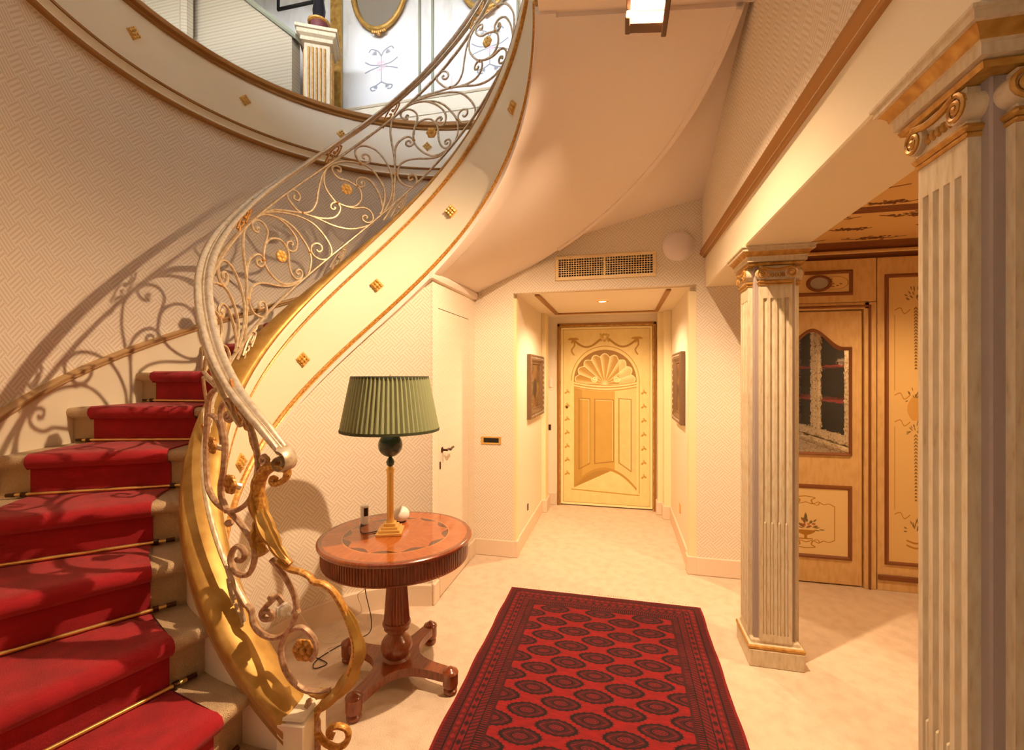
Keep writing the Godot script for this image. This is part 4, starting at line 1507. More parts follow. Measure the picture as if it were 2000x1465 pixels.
func build_staircase() -> void:
	var stair := thing("staircase", "curving carpeted stair with a cream string and gilt cap", "staircase", pc(-176.5, 1.15, 0))
	for k in range(1, 21):
		var th := step_turn(k)
		var y := step_top(k)
		var b := MB.new()
		b.hard = 50.0
		var sec := step_section(0.0)
		b.loft(5, func(i: int) -> Array:
			var r := lerpf(0.80, 1.515, i / 4.0)
			var out: Array = []
			for q: Vector2 in sec:
				out.append(pc(th + rad_to_deg(q.x / r), r, maxf(0.0, y + q.y)))
			var back := th + TURN + rad_to_deg(0.045 / r)
			out.append(pc(lerpf(th, back, 0.5), r, y))
			out.append(pc(back, r, y))
			out.append(pc(back, r, maxf(0.0, y - 0.10)))
			out.append(pc(th + rad_to_deg(0.04 / r), r, maxf(0.0, y - RISE - 0.03)))
			return out)
		part(stair, "step", b, M.stair_carpet)
	# string: cream body, gilt cap, mouldings, rosettes
	var t0 := -185.5
	var t1 := 82.0
	var n := 110
	var body := part(stair, "string", helix(MB.new(), [Vector3(0.82, 0.0, 0.0), Vector3(0.82, 1.0, 0.0), Vector3(0.71, 1.0, 0.0), Vector3(0.71, 0.0, 0.0)], t0, t1, n, 0.0), M.cream)
	part(body, "upper_strip", helix(MB.new(), [Vector3(0.715, 1.0, 0.0), Vector3(0.696, 1.0, -0.004), Vector3(0.692, 1.0, -0.02), Vector3(0.692, 1.0, -0.075), Vector3(0.70, 1.0, -0.085), Vector3(0.715, 1.0, -0.088)], t0, t1, n, 0.0), M.cream)
	part(body, "fillet", helix(MB.new(), [Vector3(0.712, 1.0, -0.084), Vector3(0.694, 1.0, -0.086), Vector3(0.690, 1.0, -0.095), Vector3(0.696, 1.0, -0.104), Vector3(0.712, 1.0, -0.106)], t0, t1, n, 0.0), M.old_gold)
	part(body, "lower_moulding", helix(MB.new(), [Vector3(0.715, 0.0, 0.034), Vector3(0.698, 0.0, 0.033), Vector3(0.690, 0.0, 0.022), Vector3(0.694, 0.0, 0.012), Vector3(0.690, 0.0, 0.004), Vector3(0.715, 0.0, 0.0)], t0, t1, n, 0.0), M.old_gold)
	part(body, "lower_lip", helix(MB.new(), [Vector3(0.80, 0.0, 0.0), Vector3(0.70, 0.0, 0.0), Vector3(0.702, 0.0, -0.036), Vector3(0.72, 0.0, -0.04), Vector3(0.80, 0.0, -0.04)], -178.0, t1, n, 0.0), M.plaster)
	var cap: Array = []
	for k in 13:
		var a := PI * k / 12.0
		cap.append(Vector3(0.766 - 0.068 * cos(PI - a), 1.0, 0.004 + 0.042 * pow(sin(a), 0.7)))
	cap.reverse()
	part(body, "gilt_cap", helix(MB.new(), [Vector3(0.834, 1.0, -0.012)] + cap + [Vector3(0.698, 1.0, -0.004)], t0, t1, n, 0.0), M.gold, "worn gilt cap of the string")
	part(body, "cap_edge", helix(MB.new(), [Vector3(0.820, 1.0, -0.040), Vector3(0.832, 1.0, -0.036), Vector3(0.838, 1.0, -0.026), Vector3(0.830, 1.0, -0.018), Vector3(0.838, 1.0, -0.010), Vector3(0.834, 1.0, 0.004), Vector3(0.820, 1.0, 0.004)], t0, t1, n, 0.0), M.brown_gold)
	part(body, "cap_seam", helix(MB.new(), [Vector3(0.70, 1.0, -0.002), Vector3(0.6955, 1.0, 0.0), Vector3(0.695, 1.0, 0.006), Vector3(0.70, 1.0, 0.008)], t0, t1, n, 0.0), M.brown_gold)
	for q: Array in [[-143.0, -0.32], [-107.5, -0.335], [-71.7, -0.30], [-35.4, -0.297], [3.0, -0.325], [43.5, -0.365]]:
		part(body, "rosette", square_rosette(pc(q[0], 0.709, top_of(q[0]) + q[1]), -outward(pc(q[0], 0.7, 0)), 0.088), M.rosette_gilt, "gilt square rosette")
	# starting block of the string
	var b := MB.new()
	var u := -outward(pc(-187.0, 0.76, 0))
	var s := Vector3(u.z, 0, -u.x)
	var xf := Transform3D(Basis(u, Vector3.UP, s), pc(-187.0, 0.765, 0))
	b.box(Vector3(-0.068, 0, -0.045), Vector3(0.068, 0.425, 0.045), 0.004)
	b.box(Vector3(-0.06, 0.425, -0.038), Vector3(0.06, 0.437, 0.038), 0.006)
	b.box(Vector3(-0.055, 0.06, 0.045), Vector3(0.055, 0.37, 0.052), 0.004)
	b.box(Vector3(0.068, 0.06, -0.03), Vector3(0.075, 0.37, 0.03), 0.004)
	part(stair, "starting_block", b.moved(xf), M.cream)
	# red runner
	b = MB.new()
	b.hard = 50.0
	var sec := step_section(0.007)
	for k in range(1, 21):
		var th := step_turn(k)
		var y := step_top(k)
		var ru := RandomNumberGenerator.new()
		ru.seed = k
		b.loft(6, func(i: int) -> Array:
			var r := lerpf(0.925, 1.405, i / 5.0)
			var out: Array = []
			for q: Vector2 in sec:
				out.append(pc(th + rad_to_deg(q.x / r), r, maxf(0.007, y + q.y)))
			for m in 5:
				var back := th + lerpf(2.5, TURN, (m + 1) / 5.0) + rad_to_deg(0.026 / r)
				out.append(pc(back, r, y + 0.007 + (0.003 * sin(i * 1.3 + m * 1.1 + k) if m < 4 and i > 0 and i < 5 else 0.0)))
			return out, false)
		for r: float in [0.925, 1.405]:
			for i in sec.size() - 1:
				var q0: Vector2 = sec[i]
				var q1: Vector2 = sec[i + 1]
				b.quad(pc(th + rad_to_deg(q0.x / r), r, maxf(0.007, y + q0.y)), pc(th + rad_to_deg(q1.x / r), r, maxf(0.007, y + q1.y)), pc(th + rad_to_deg((q1.x + 0.008) / r), r, maxf(0.0, y + q1.y - 0.006)), pc(th + rad_to_deg((q0.x + 0.008) / r), r, maxf(0.0, y + q0.y - 0.006)))
			b.quad(pc(th + 2.0, r, y + 0.007), pc(th + TURN + 1.2, r, y + 0.007), pc(th + TURN + 1.2, r, y - 0.001), pc(th + 2.0, r, y - 0.001))
	single("stair_runner", b, M.runner, "crimson carpet runner laid up the curving stair", "carpet runner", "", pc(-176.5, 1.15, 0.1))
	# brass rods at the foot of each riser
	var words := ["lowest", "second", "third", "fourth", "fifth", "sixth", "seventh", "eighth"]
	for k in range(2, 10):
		var th := step_turn(k + 1)
		var y := step_top(k) + 0.016
		var at := func(r: float) -> Vector3: return pc(th + rad_to_deg(0.012 / r), r, y)
		var rod := thing("stair_rod", "%s brass rod up holding the red runner to its step" % words[k - 2], "stair rod", at.call(1.165), "brass stair rods")
		part(rod, "rod", MB.new().tube([at.call(0.868), at.call(1.46)], 0.0062, 10), M.brass)
		for r: float in [0.868, 1.46]:
			var e: Vector3 = at.call(r)
			part(rod, "finial", MB.new().tube([at.call(r - 0.014), at.call(r + 0.014)], [0.0085, 0.0075], 8), M.dark_bronze)
		for r: float in [0.912, 1.418]:
			part(rod, "bracket", MB.new().tube([at.call(r - 0.008), at.call(r + 0.008)], 0.0105, 8), M.dark_bronze)


# ------------------------------------------------------------------ railing
var FAR_SCROLLS := {
	"stem": [-1025, 90, -996, 117, -980, 144, -972, 240, -969, 331, -972, 438, -985, 551, -991, 630, -985, 684, -969, 699, -950, 706],
	"F1": [-947, 708, -911, 699, -871, 672, -822, 617, -775, 536, -738, 452, -720, 389, -720, 350, -733, 341, -754, 366, -767, 402, -764, 421, -747, 411, -739, 388, -747, 387],
	"F2": [-932, 704, -886, 685, -832, 630, -775, 553, -729, 465, -688, 357, -665, 283, -654, 219, -658, 166, -669, 138, -688, 135, -704, 141],
	"F3": [-921, 702, -881, 689, -822, 644, -757, 577, -692, 493, -638, 401, -593, 291, -566, 204, -559, 155, -570, 134, -593, 146, -620, 181, -642, 225, -654, 266, -649, 290, -629, 281, -608, 248, -604, 217, -619, 221, -629, 245],
	"F4": [-921, 703, -881, 691, -832, 664, -775, 610, -697, 526, -628, 431, -553, 313, -495, 233, -445, 179, -394, 140, -369, 132],
	"A2": [-904, 625, -911, 640, -917, 635, -909, 614, -924, 629, -940, 665, -942, 690, -927, 691, -901, 666, -876, 622, -861, 572, -866, 539, -876, 512, -881, 475, -879, 436, -871, 397, -851, 341, -818, 268, -785, 211, -752, 175, -720, 152, -699, 142],
	"A2c": [-879, 474, -875, 511, -856, 522, -827, 505, -794, 461, -771, 405, -759, 355, -757, 308, -752, 259, -740, 211, -720, 169, -701, 155, -694, 170, -701, 198, -716, 216, -724, 211, -715, 190, -708, 191],
	"A3": [-970, 437, -969, 480, -958, 510, -937, 514, -911, 499, -891, 469, -879, 436, -881, 415, -899, 422, -916, 453, -914, 471, -899, 457, -895, 440],
	"A4": [-713, 139, -757, 167, -803, 218, -861, 293, -901, 337, -932, 357, -950, 351, -958, 315, -953, 279, -932, 215, -896, 154, -874, 133, -864, 148, -871, 193, -888, 225, -904, 229, -899, 200, -881, 186],
	"B1": [-727, 655, -736, 657, -730, 635, -715, 615, -705, 623, -713, 655, -730, 686, -751, 704, -764, 697, -762, 669, -742, 616, -717, 560, -693, 525, -666, 502, -645, 501, -628, 529, -622, 578, -611, 634, -599, 666, -582, 684, -557, 690, -520, 671, -478, 634, -428, 572, -394, 520, -360, 443, -331, 352, -314, 274, -314, 215, -324, 163, -335, 146],
	"B3": [-405, 580, -415, 597, -415, 611, -400, 603, -385, 573, -382, 543, -398, 542, -419, 566, -440, 613, -450, 663, -445, 686, -424, 680, -394, 648, -356, 585, -322, 501, -296, 413, -279, 323, -277, 243, -288, 185, -314, 145],
	"B4": [-570, 692, -586, 682, -595, 646, -591, 593, -574, 533, -545, 455, -532, 430, -503, 385, -478, 351, -449, 326, -428, 330, -421, 358, -428, 405, -445, 448, -470, 494, -491, 529, -520, 565, -545, 617, -557, 656, -553, 672, -536, 662, -518, 631, -519, 611, -531, 624, -532, 636],
	"B5": [-532, 430, -507, 391, -478, 348, -449, 312, -415, 279, -390, 240, -373, 195, -367, 159, -375, 145, -394, 160, -413, 196, -417, 221, -407, 221, -394, 198, -399, 192],
	"B6": [-548, 417, -541, 409, -548, 405, -561, 426, -562, 447, -549, 449, -532, 429, -519, 390, -524, 362, -545, 355, -574, 376, -611, 415, -645, 458],
	"B7": [-417, 434, -424, 443, -417, 447, -409, 426, -411, 410, -426, 420, -442, 452, -445, 480, -428, 483, -403, 454, -373, 393, -348, 313, -331, 235, -324, 175, -331, 141],
}
var NEAR_SCROLLS := {
	"N1": [-1583, 701, -1541, 637, -1498, 550, -1483, 483, -1474, 418, -1464, 342, -1464, 279, -1474, 231, -1498, 216, -1556, 260, -1620, 329, -1658, 385, -1697, 462, -1722, 531, -1734, 595, -1741, 660, -1736, 700, -1722, 736, -1702, 751, -1675, 747],
	"N2": [-1626, 660, -1637, 680, -1633, 685, -1619, 660, -1619, 645, -1633, 656, -1649, 693, -1649, 726, -1627, 719, -1598, 667, -1587, 616, -1598, 584, -1609, 551, -1607, 489, -1600, 430, -1587, 366, -1591, 328, -1623, 327],
	"N3": [-1498, 491, -1546, 550, -1578, 570, -1592, 555, -1598, 525],
	"N4": [-1634, 344, -1673, 369, -1710, 380, -1729, 367, -1729, 323, -1715, 264, -1692, 217, -1659, 177, -1638, 177, -1642, 216, -1663, 271, -1686, 299, -1696, 295, -1689, 267, -1673, 237, -1665, 236],
	"N5": [-1757, 189, -1766, 212, -1781, 229, -1786, 223, -1776, 200, -1759, 177, -1753, 188, -1764, 222, -1778, 258, -1788, 283, -1802, 314, -1816, 313],
	"N5b": [-1686, 114, -1704, 135, -1718, 142, -1727, 109, -1753, 118, -1788, 158, -1812, 201, -1834, 254, -1849, 313, -1852, 354, -1845, 386, -1825, 405, -1802, 409, -1783, 408],
	"N6": [-1891, 235, -1901, 270, -1902, 302, -1889, 316, -1868, 307, -1845, 271, -1827, 229, -1812, 169, -1812, 132, -1825, 104, -1847, 100, -1877, 118, -1913, 161, -1939, 203],
}
var END_SCROLLS := {
	"N7": [-1802, 431, -1834, 449, -1864, 481, -1885, 496, -1897, 494, -1921, 519, -1945, 526, -1964, 510, -1980, 487, -1993, 457, -2000, 418, -1995, 365, -1984, 309, -1961, 233, -1933, 161, -1909, 98, -1901, 50, -1909, 19, -1929, 17, -1953, 36, -1972, 70, -1981, 106, -1976, 124, -1957, 110, -1938, 78, -1935, 55, -1947, 63],
	"N8": [-1796, 686, -1788, 680, -1784, 666, -1790, 664, -1808, 694, -1824, 730, -1828, 756, -1817, 756, -1799, 735, -1777, 699, -1758, 656, -1745, 607, -1741, 566, -1745, 536, -1755, 509, -1771, 495, -1784, 479, -1799, 470, -1817, 465, -1837, 469],
	"N9": [-1760, 705, -1766, 717, -1771, 715, -1765, 698, -1755, 687, -1753, 697, -1763, 719],
	"N10": [-1745, 550, -1743, 499, -1745, 460, -1745, 422, -1750, 395, -1760, 392],
}

func scroll_path(flat: Array, shift: float, radius := 0.76) -> Array:
	var out: Array = []
	for i in range(0, flat.size(), 2):
		var th: float = flat[i] / 10.0
		out.append(pc(th + shift, radius, top_of(th + shift) + flat[i + 1] / 1000.0))
	return out


func rail_point(th: float, w: float, r := 0.76) -> Vector3:
	return pc(th, r, top_of(th) + w)


func rail_lift(th: float) -> float:
	return 0.80 + clampf((-100.0 - th) / 40.0, 0.0, 1.0) * 0.02 - clampf((-140.0 - th) / 25.0, 0.0, 1.0) * 0.045 + clampf((-158.0 - th) / 18.0, 0.0, 1.0) * 0.035 - clampf(th / 25.0, 0.0, 1.5) * 0.02


func build_railing() -> void:
	var rl := thing("stair_railing", "scrolled iron stair railing with silvered handrail and gilt rosettes", "railing", pc(-176.5, 0.76, 0.45))
	# handrail: wide rounded grip with side grooves, ending in a volute
	var stations := 90
	var b := MB.new()
	b.hard = 45.0
	var pr: Array = []
	for q: Array in [[0.030, -0.008], [0.032, 0.0], [0.029, 0.010], [0.022, 0.014], [0.015, 0.013], [0.009, 0.007], [0.006, 0.001], [0.003, 0.006], [0.0, 0.007], [-0.003, 0.001], [-0.008, 0.008], [-0.015, 0.014], [-0.023, 0.013], [-0.030, 0.008], [-0.032, -0.002], [-0.028, -0.010], [-0.018, -0.015], [0.018, -0.015], [0.027, -0.012]]:
		pr.append(Vector2(q[0], q[1]))
	var t_end := -181.5
	b.loft(stations + 1, func(i: int) -> Array:
		var th := lerpf(t_end, 60.0, float(i) / stations)
		var out: Array = []
		for q: Vector2 in pr:
			out.append(pc(th, 0.76 + q.x, top_of(th) + rail_lift(th) + q.y))
		return out)
	part(rl, "handrail", b, M.silver_leaf, "worn silvered handrail")
	b = MB.new()
	b.loft(stations + 1, func(i: int) -> Array:
		var th := lerpf(t_end, 60.0, float(i) / stations)
		var y := top_of(th) + rail_lift(th)
		return [pc(th, 0.745, y - 0.013), pc(th, 0.775, y - 0.013), pc(th, 0.773, y - 0.022), pc(th, 0.747, y - 0.022)])
	part(rl, "handrail_core", b, M.scroll_iron)
	# volute at the lower end of the handrail: wide ribbon rolled under
	var e := pc(t_end, 0.76, top_of(t_end) + rail_lift(t_end))
	var fwd := (pc(t_end - 3.0, 0.76, 0) - pc(t_end, 0.76, 0)).normalized()
	var rad := outward(e)
	b = MB.new()
	b.hard = 60.0
	var roll: Array = []
	for k in 40:
		var a := k * 0.24
		var r := 0.040 * exp(-0.15 * a)
		roll.append(Vector2(r * sin(a), r * cos(a)))
	b.loft(40, func(i: int) -> Array:
		var q: Vector2 = roll[i]
		var c := e + fwd * q.x + Vector3.UP * (q.y - 0.040)
		var nrm := (fwd * q.x + Vector3.UP * q.y).normalized()
		var wd := 0.031 - 0.0002 * i
		var tk := 0.008 - 0.0001 * i
		return [c - rad * wd, c - rad * wd * 0.8 + nrm * tk * 0.6, c + nrm * tk, c + rad * wd * 0.8 + nrm * tk * 0.6, c + rad * wd, c + rad * wd * 0.8 - nrm * 0.002, c - rad * wd * 0.8 - nrm * 0.002])
	part(rl, "volute", b, M.silver_leaf)
	# long flat bars
	for w: Array in [[0.703, "top_bar", 0.0075], [0.135, "bottom_bar", 0.0065]]:
		var path: Array = []
		for k in 91:
			var th := lerpf(-172.0 if w[0] < 0.3 else -168.0, 60.0, k / 90.0)
			path.append(rail_point(th, w[0]))
		part(rl, w[1], MB.new().tube(path, w[2], 6, 1.6, true, outward), M.scroll_iron)
	# the repeating scrolls
	for rep in 3:
		var shift := -70.5 + 70.5 * rep
		for key: String in FAR_SCROLLS:
			if rep == 0 and not key.begins_with("B") and key != "F4" and key != "F3":
				continue
			var path := spline(scroll_path(FAR_SCROLLS[key], shift), 5)
			var keep: Array = []
			for q: Vector3 in path:
				if rep < 2 or fposmod(rad_to_deg(atan2(q.x - AX, -(q.z - AZ))) + 180.0, 360.0) - 180.0 < 59.0:
					keep.append(q)
			if keep.size() > 4:
				part(rl, "scroll", MB.new().tube(keep, 0.0068, 6, 1.0, true, outward), M.scroll_iron)
		for q: Array in [[-79.2, 0.372], [-49.0, 0.474]]:
			if rep == 0 and q[0] < -70.0:
				continue
			var th: float = q[0] + shift
			part(rl, "rosette", round_rosette(rail_point(th, q[1]), -outward(pc(th, 1, 0)), 0.037), M.rosette_gilt, "gilt flower rosette")
		for q: Array in [[-87.9, 0.436], [-96.5, 0.322], [-69.4, 0.525], [-65.7, 0.257], [-42.6, 0.569], [-53.3, 0.431], [-43.8, 0.439]]:
			if rep == 0 and q[0] < -72.0:
				continue
			var th: float = q[0] + shift
			part(rl, "collar", MB.new().ball(rail_point(th, q[1]), 0.011, 8, Vector3(1, 0.8, 1)), M.old_gold)
		# leafy brackets between rail and bars
		for q: Array in [[-98.0, 0.750, 0.036], [-54.5, 0.750, 0.036], [-95.0, 0.085, 0.034], [-52.5, 0.085, 0.034]]:
			var th: float = q[0] + shift
			if th > 56.0:
				continue
			part(rl, "bracket", leaf_bracket(th, q[1], q[2]), M.old_gold if q[1] > 0.5 else M.scroll_iron)
	# the lower end
	for key: String in NEAR_SCROLLS:
		part(rl, "scroll", MB.new().tube(spline(scroll_path(NEAR_SCROLLS[key], 0.0), 5), 0.0088, 6, 1.25, true, outward), M.end_iron)
	for key: String in END_SCROLLS:
		var path := spline(scroll_path(END_SCROLLS[key], 0.0), 5)
		var rr: Array = []
		for i in path.size():
			var f := float(i) / path.size()
			var r := 0.013
			if key == "N8": r = 0.010 + 0.009 * sin(PI * clampf((f - 0.25) / 0.6, 0, 1))
			if key == "N7": r = 0.010 + 0.006 * exp(-pow((f - 0.42) / 0.14, 2.0))
			if key == "N9": r = 0.008
			if key == "N10": r = lerpf(0.008, 0.016, f)
			rr.append(r)
		part(rl, "end_scroll", MB.new().tube(path, rr, 8, 1.3, true, outward), M.end_iron if key in ["N9"] else M.old_gold)
	for q: Array in [[-162.3, 0.421, 0.038], [-150.7, 0.391, 0.036], [-186.7, 0.228, 0.040]]:
		part(rl, "rosette", round_rosette(rail_point(q[0], q[1], 0.752), outward(pc(q[0], 1, 0)), q[2]), M.old_gold, "gilt flower rosette")
		part(rl, "rosette_stem", MB.new().tube([rail_point(q[0], q[1], 0.752), rail_point(q[0] - 1.0, q[1], 0.722)], 0.012, 8), M.silver_leaf)
	for q: Array in [[-163.0, 0.30], [-185.2, 0.335], [-178.5, 0.285]]:
		part(rl, "collar", MB.new().ball(rail_point(q[0], q[1]), 0.016, 8, Vector3(1, 0.8, 1)), M.end_iron)
	# acanthus leaves of the end scroll
	for q: Array in [["N8", 0.50, 0.99, 1.0, 0.036], ["N8", 0.60, 1.0, -1.0, 0.026], ["N7", 0.28, 0.60, -1.0, 0.034], ["N7", 0.40, 0.62, 1.0, 0.024], ["N10", 0.25, 1.0, 1.0, 0.032]]:
		var path := spline(scroll_path(END_SCROLLS[q[0]], 0.0), 6)
		part(rl, "acanthus_leaf", acanthus(path.slice(int(path.size() * q[1]), int(path.size() * q[2])), q[3], q[4]), M.gold, "gilt acanthus leaf")
	for key: String in ["N6"]:
		var path := spline(scroll_path(NEAR_SCROLLS[key], 0.0), 6)
		part(rl, "acanthus_leaf", acanthus(path.slice(int(path.size() * 0.86), path.size()), 1.0, 0.022), M.gold, "gilt acanthus leaf")
	# standard that carries the end scroll down to the floor
	var q0 := rail_point(-190.5, 0.06)
	part(rl, "standard", MB.new().tube([Vector3(q0.x, 0.0, q0.z), Vector3(q0.x, q0.y, q0.z)], 0.012, 8), M.end_iron)
	part(rl, "shell", acanthus(spline([rail_point(-188.5, 0.10), rail_point(-189.3, 0.05), rail_point(-189.6, 0.0), rail_point(-189.4, -0.05)], 6), 1.0, 0.03), M.end_iron)


# short C scrolls and curls filling the gap beside a bar
func leaf_bracket(th: float, w: float, s: float) -> MB:
	var b := MB.new()
	var k := rad_to_deg(s / 0.76)
	for q: Array in [[[-1.6, -0.4], [-1.1, 0.2], [-0.4, 0.75], [0.4, 0.8], [0.7, 0.3], [0.3, -0.1], [0.0, 0.2]], [[1.7, 1.5], [1.2, 0.9], [0.6, 0.9]], [[-1.7, -1.6], [-1.2, -1.2], [-1.0, -0.5], [-0.5, -0.8], [-0.2, -0.4], [-0.6, -0.2]], [[0.2, -0.9], [0.9, -0.3], [1.2, 0.3], [0.9, 0.5]]]:
		var path: Array = []
		for z: Array in q:
			path.append(rail_point(th + z[0] * k, w + z[1] * s + z[0] * 0.002))
		b.tube(spline(path, 4), 0.0048, 5, 1.3, true, outward)
	b.ball(rail_point(th, w), s * 0.3, 6)
	return b


# lobed leaf wrapped over one side of a bar
func acanthus(path: Array, sgn: float, wide: float) -> MB:
	var b := MB.new()
	b.hard = 70.0
	var m := path.size()
	b.loft(m, func(i: int) -> Array:
		var f := float(i) / (m - 1)
		var d: Vector3 = (path[mini(i + 1, m - 1)] - path[maxi(i - 1, 0)]).normalized()
		var o := outward(path[i])
		var side := d.cross(o) * sgn
		var lobes := 0.75 + 0.25 * absf(sin(f * PI * 4.0))
		var w := wide * sin(PI * clampf(0.12 + 0.8 * f, 0, 1)) * lobes
		var c: Vector3 = path[i]
		return [c + o * w, c + o * w * 0.62 + side * w * 0.75, c + o * w * 0.2 + side * w * 0.62, c + side * w * 0.95, c - o * w * 0.2 + side * w * 0.62, c - o * w * 0.62 + side * w * 0.75, c - o * w, c - side * w * 0.1])
	return b


# ------------------------------------------------------------------ columns
func volute_curve(c: Vector2, r: float, dir: float) -> Array:
	var out: Array = []
	for k in 26:
		var a := PI / 2 + dir * k * 0.46
		var rr := r * (1.0 - k / 29.0)
		out.append(Vector3(c.x + rr * cos(a), c.y + rr * sin(a), 0))
	return out


func build_columns() -> void:
	var spec := [[Vector3(0.777, 0, -2.70), "far fluted column standing free beyond the rug"], [Vector3(0.777, 0, -1.14), "near fluted column cut by the right edge of the view"]]
	var first: Node3D
	for i in 2:
		if i == 1:
			var copy: Node3D = first.duplicate()
			copy.name = numbered("column")
			add_child(copy, true)
			copy.position = spec[1][0]
			tag(copy, spec[1][1], "column", "fluted columns under the beam")
			continue
		var c := thing("column", spec[0][1], "column", Vector3.ZERO, "fluted columns under the beam")
		first = c
		part(c, "core", MB.new().box(Vector3(-0.098, 0.1, -0.098), Vector3(0.098, 2.07, 0.098), 0.004), M.column_mauve_shade)
		part(c, "plinth", MB.new().box(Vector3(-0.128, 0, -0.133), Vector3(0.128, 0.088, 0.133), 0.004), M.column_paint)
		part(c, "plinth_moulding", ring_square([Vector2(0.128, 0.088), Vector2(0.132, 0.092), Vector2(0.133, 0.104), Vector2(0.127, 0.110)]), M.column_gold)
		part(c, "plinth_slope", ring_square([Vector2(0.127, 0.110), Vector2(0.116, 0.114), Vector2(0.114, 0.128), Vector2(0.098, 0.132)]), M.column_paint)
		for f in 4:
			var xf := Transform3D(Basis(Vector3.UP, PI / 2 * f), Vector3.ZERO)
			# fluted strip: plain ends, grooves between
			var b := MB.new()
			b.hard = 30.0
			b.box(Vector3(-0.075, 0.128, 0.09), Vector3(0.075, 0.165, 0.120))
			b.box(Vector3(-0.075, 1.895, 0.09), Vector3(0.075, 1.962, 0.120))
			b.prism(flute_outline(0.0), Vector3(0, 0.165, 0), Vector3.RIGHT, Vector3.BACK, Vector3(0, 1.73, 0))
			var strip := part(c, "pilaster", b.moved(xf), M.column_paint)
			for k in 4:
				var x := -0.0495 + 0.033 * k
				b = MB.new().tube([Vector3(x, 0.165, 0.112), Vector3(x, 0.735, 0.112), Vector3(x, 0.742, 0.110)], [0.0075, 0.0075, 0.003], 8)
				part(strip, "cable", b.moved(xf), M.column_paint)
			# capital of this face
			b = MB.new()
			b.box(Vector3(-0.079, 1.962, 0.088), Vector3(0.079, 1.972, 0.126), 0.003)
			b.box(Vector3(-0.084, 1.972, 0.088), Vector3(0.084, 1.988, 0.131), 0.006)
			part(c, "astragal", b.moved(xf), M.column_gold)
			b = MB.new()
			b.box(Vector3(-0.074, 1.988, 0.088), Vector3(0.074, 2.062, 0.122), 0.002)
			var bell := part(c, "capital", b.moved(xf), M.column_paint)
			for s: float in [-1.0, 1.0]:
				b = MB.new()
				var disc := PackedVector2Array()
				for k in 20:
					disc.append(Vector2(s * 0.066, 2.022) + Vector2.from_angle(TAU * k / 20) * 0.0285)
				b.prism(disc, Vector3(0, 0, 0.088), Vector3.RIGHT, Vector3.UP, Vector3(0, 0, 0.046))
				part(bell, "bolster", b.moved(xf), M.column_paint)
				b = MB.new().tube(volute_curve(Vector2(s * 0.066, 2.022), 0.027, -s), 0.0052, 6)
				b.ball(Vector3(s * 0.066, 2.022, 0.0), 0.008, 8)
				part(bell, "volute", b.moved(xf * Transform3D(Basis(), Vector3(0, 0, 0.135))), M.column_gold)
			b = MB.new().tube(spline([Vector3(-0.066, 2.049, 0.135), Vector3(-0.03, 2.040, 0.135), Vector3(0.0, 2.037, 0.135), Vector3(0.03, 2.040, 0.135), Vector3(0.066, 2.049, 0.135)], 5), 0.0075, 8)
			part(bell, "channel", b.moved(xf), M.column_gold)
			b = MB.new()
			for k in 5:
				b.ball(Vector3(-0.034 + 0.017 * k, 2.013, 0.124), 0.009, 8, Vector3(0.85, 1.3, 0.9))
			part(bell, "egg_moulding", b.moved(xf), M.column_gold)
		part(c, "abacus", ring_square([Vector2(0.10, 2.062), Vector2(0.128, 2.064), Vector2(0.132, 2.074), Vector2(0.126, 2.080)]), M.column_gold)
		part(c, "architrave", ring_square([Vector2(0.126, 2.080), Vector2(0.138, 2.082), Vector2(0.138, 2.104), Vector2(0.144, 2.107)]), M.column_paint)
		part(c, "ovolo", ring_square([Vector2(0.144, 2.107), Vector2(0.146, 2.116), Vector2(0.156, 2.128), Vector2(0.160, 2.130)]), M.column_gold)
		part(c, "cornice", ring_square([Vector2(0.160, 2.130), Vector2(0.166, 2.132), Vector2(0.166, 2.146), Vector2(0.172, 2.149), Vector2(0.172, 2.156), Vector2(0.0, 2.156)]), M.column_paint)
		c.position = spec[0][0]


# square moulding round the column axis from (half width, height) points
func ring_square(pr: Array) -> MB:
	var b := MB.new()
	b.hard = 30.0
	for k in pr.size() - 1:
		var a: Vector2 = pr[k]
		var d: Vector2 = pr[k + 1]
		var cs := [Vector2(-1, -1), Vector2(-1, 1), Vector2(1, 1), Vector2(1, -1)]
		for i in 4:
			var p0: Vector2 = cs[i]
			var p1: Vector2 = cs[(i + 1) % 4]
			b.quad(Vector3(p0.x * a.x, a.y, p0.y * a.x), Vector3(p1.x * a.x, a.y, p1.y * a.x), Vector3(p1.x * d.x, d.y, p1.y * d.x), Vector3(p0.x * d.x, d.y, p0.y * d.x))
	return b


func flute_outline(_d: float) -> PackedVector2Array:
	var o := PackedVector2Array([Vector2(-0.075, 0.09), Vector2(-0.075, 0.120)])
	for k in 4:
		var x := -0.0495 + 0.033 * k
		for j in 9:
			var a := PI - PI * j / 8.0
			o.append(Vector2(x + 0.0098 * cos(a), 0.120 - 0.0098 * sin(a)))
	o.append(Vector2(0.075, 0.120))
	o.append(Vector2(0.075, 0.09))
	return o


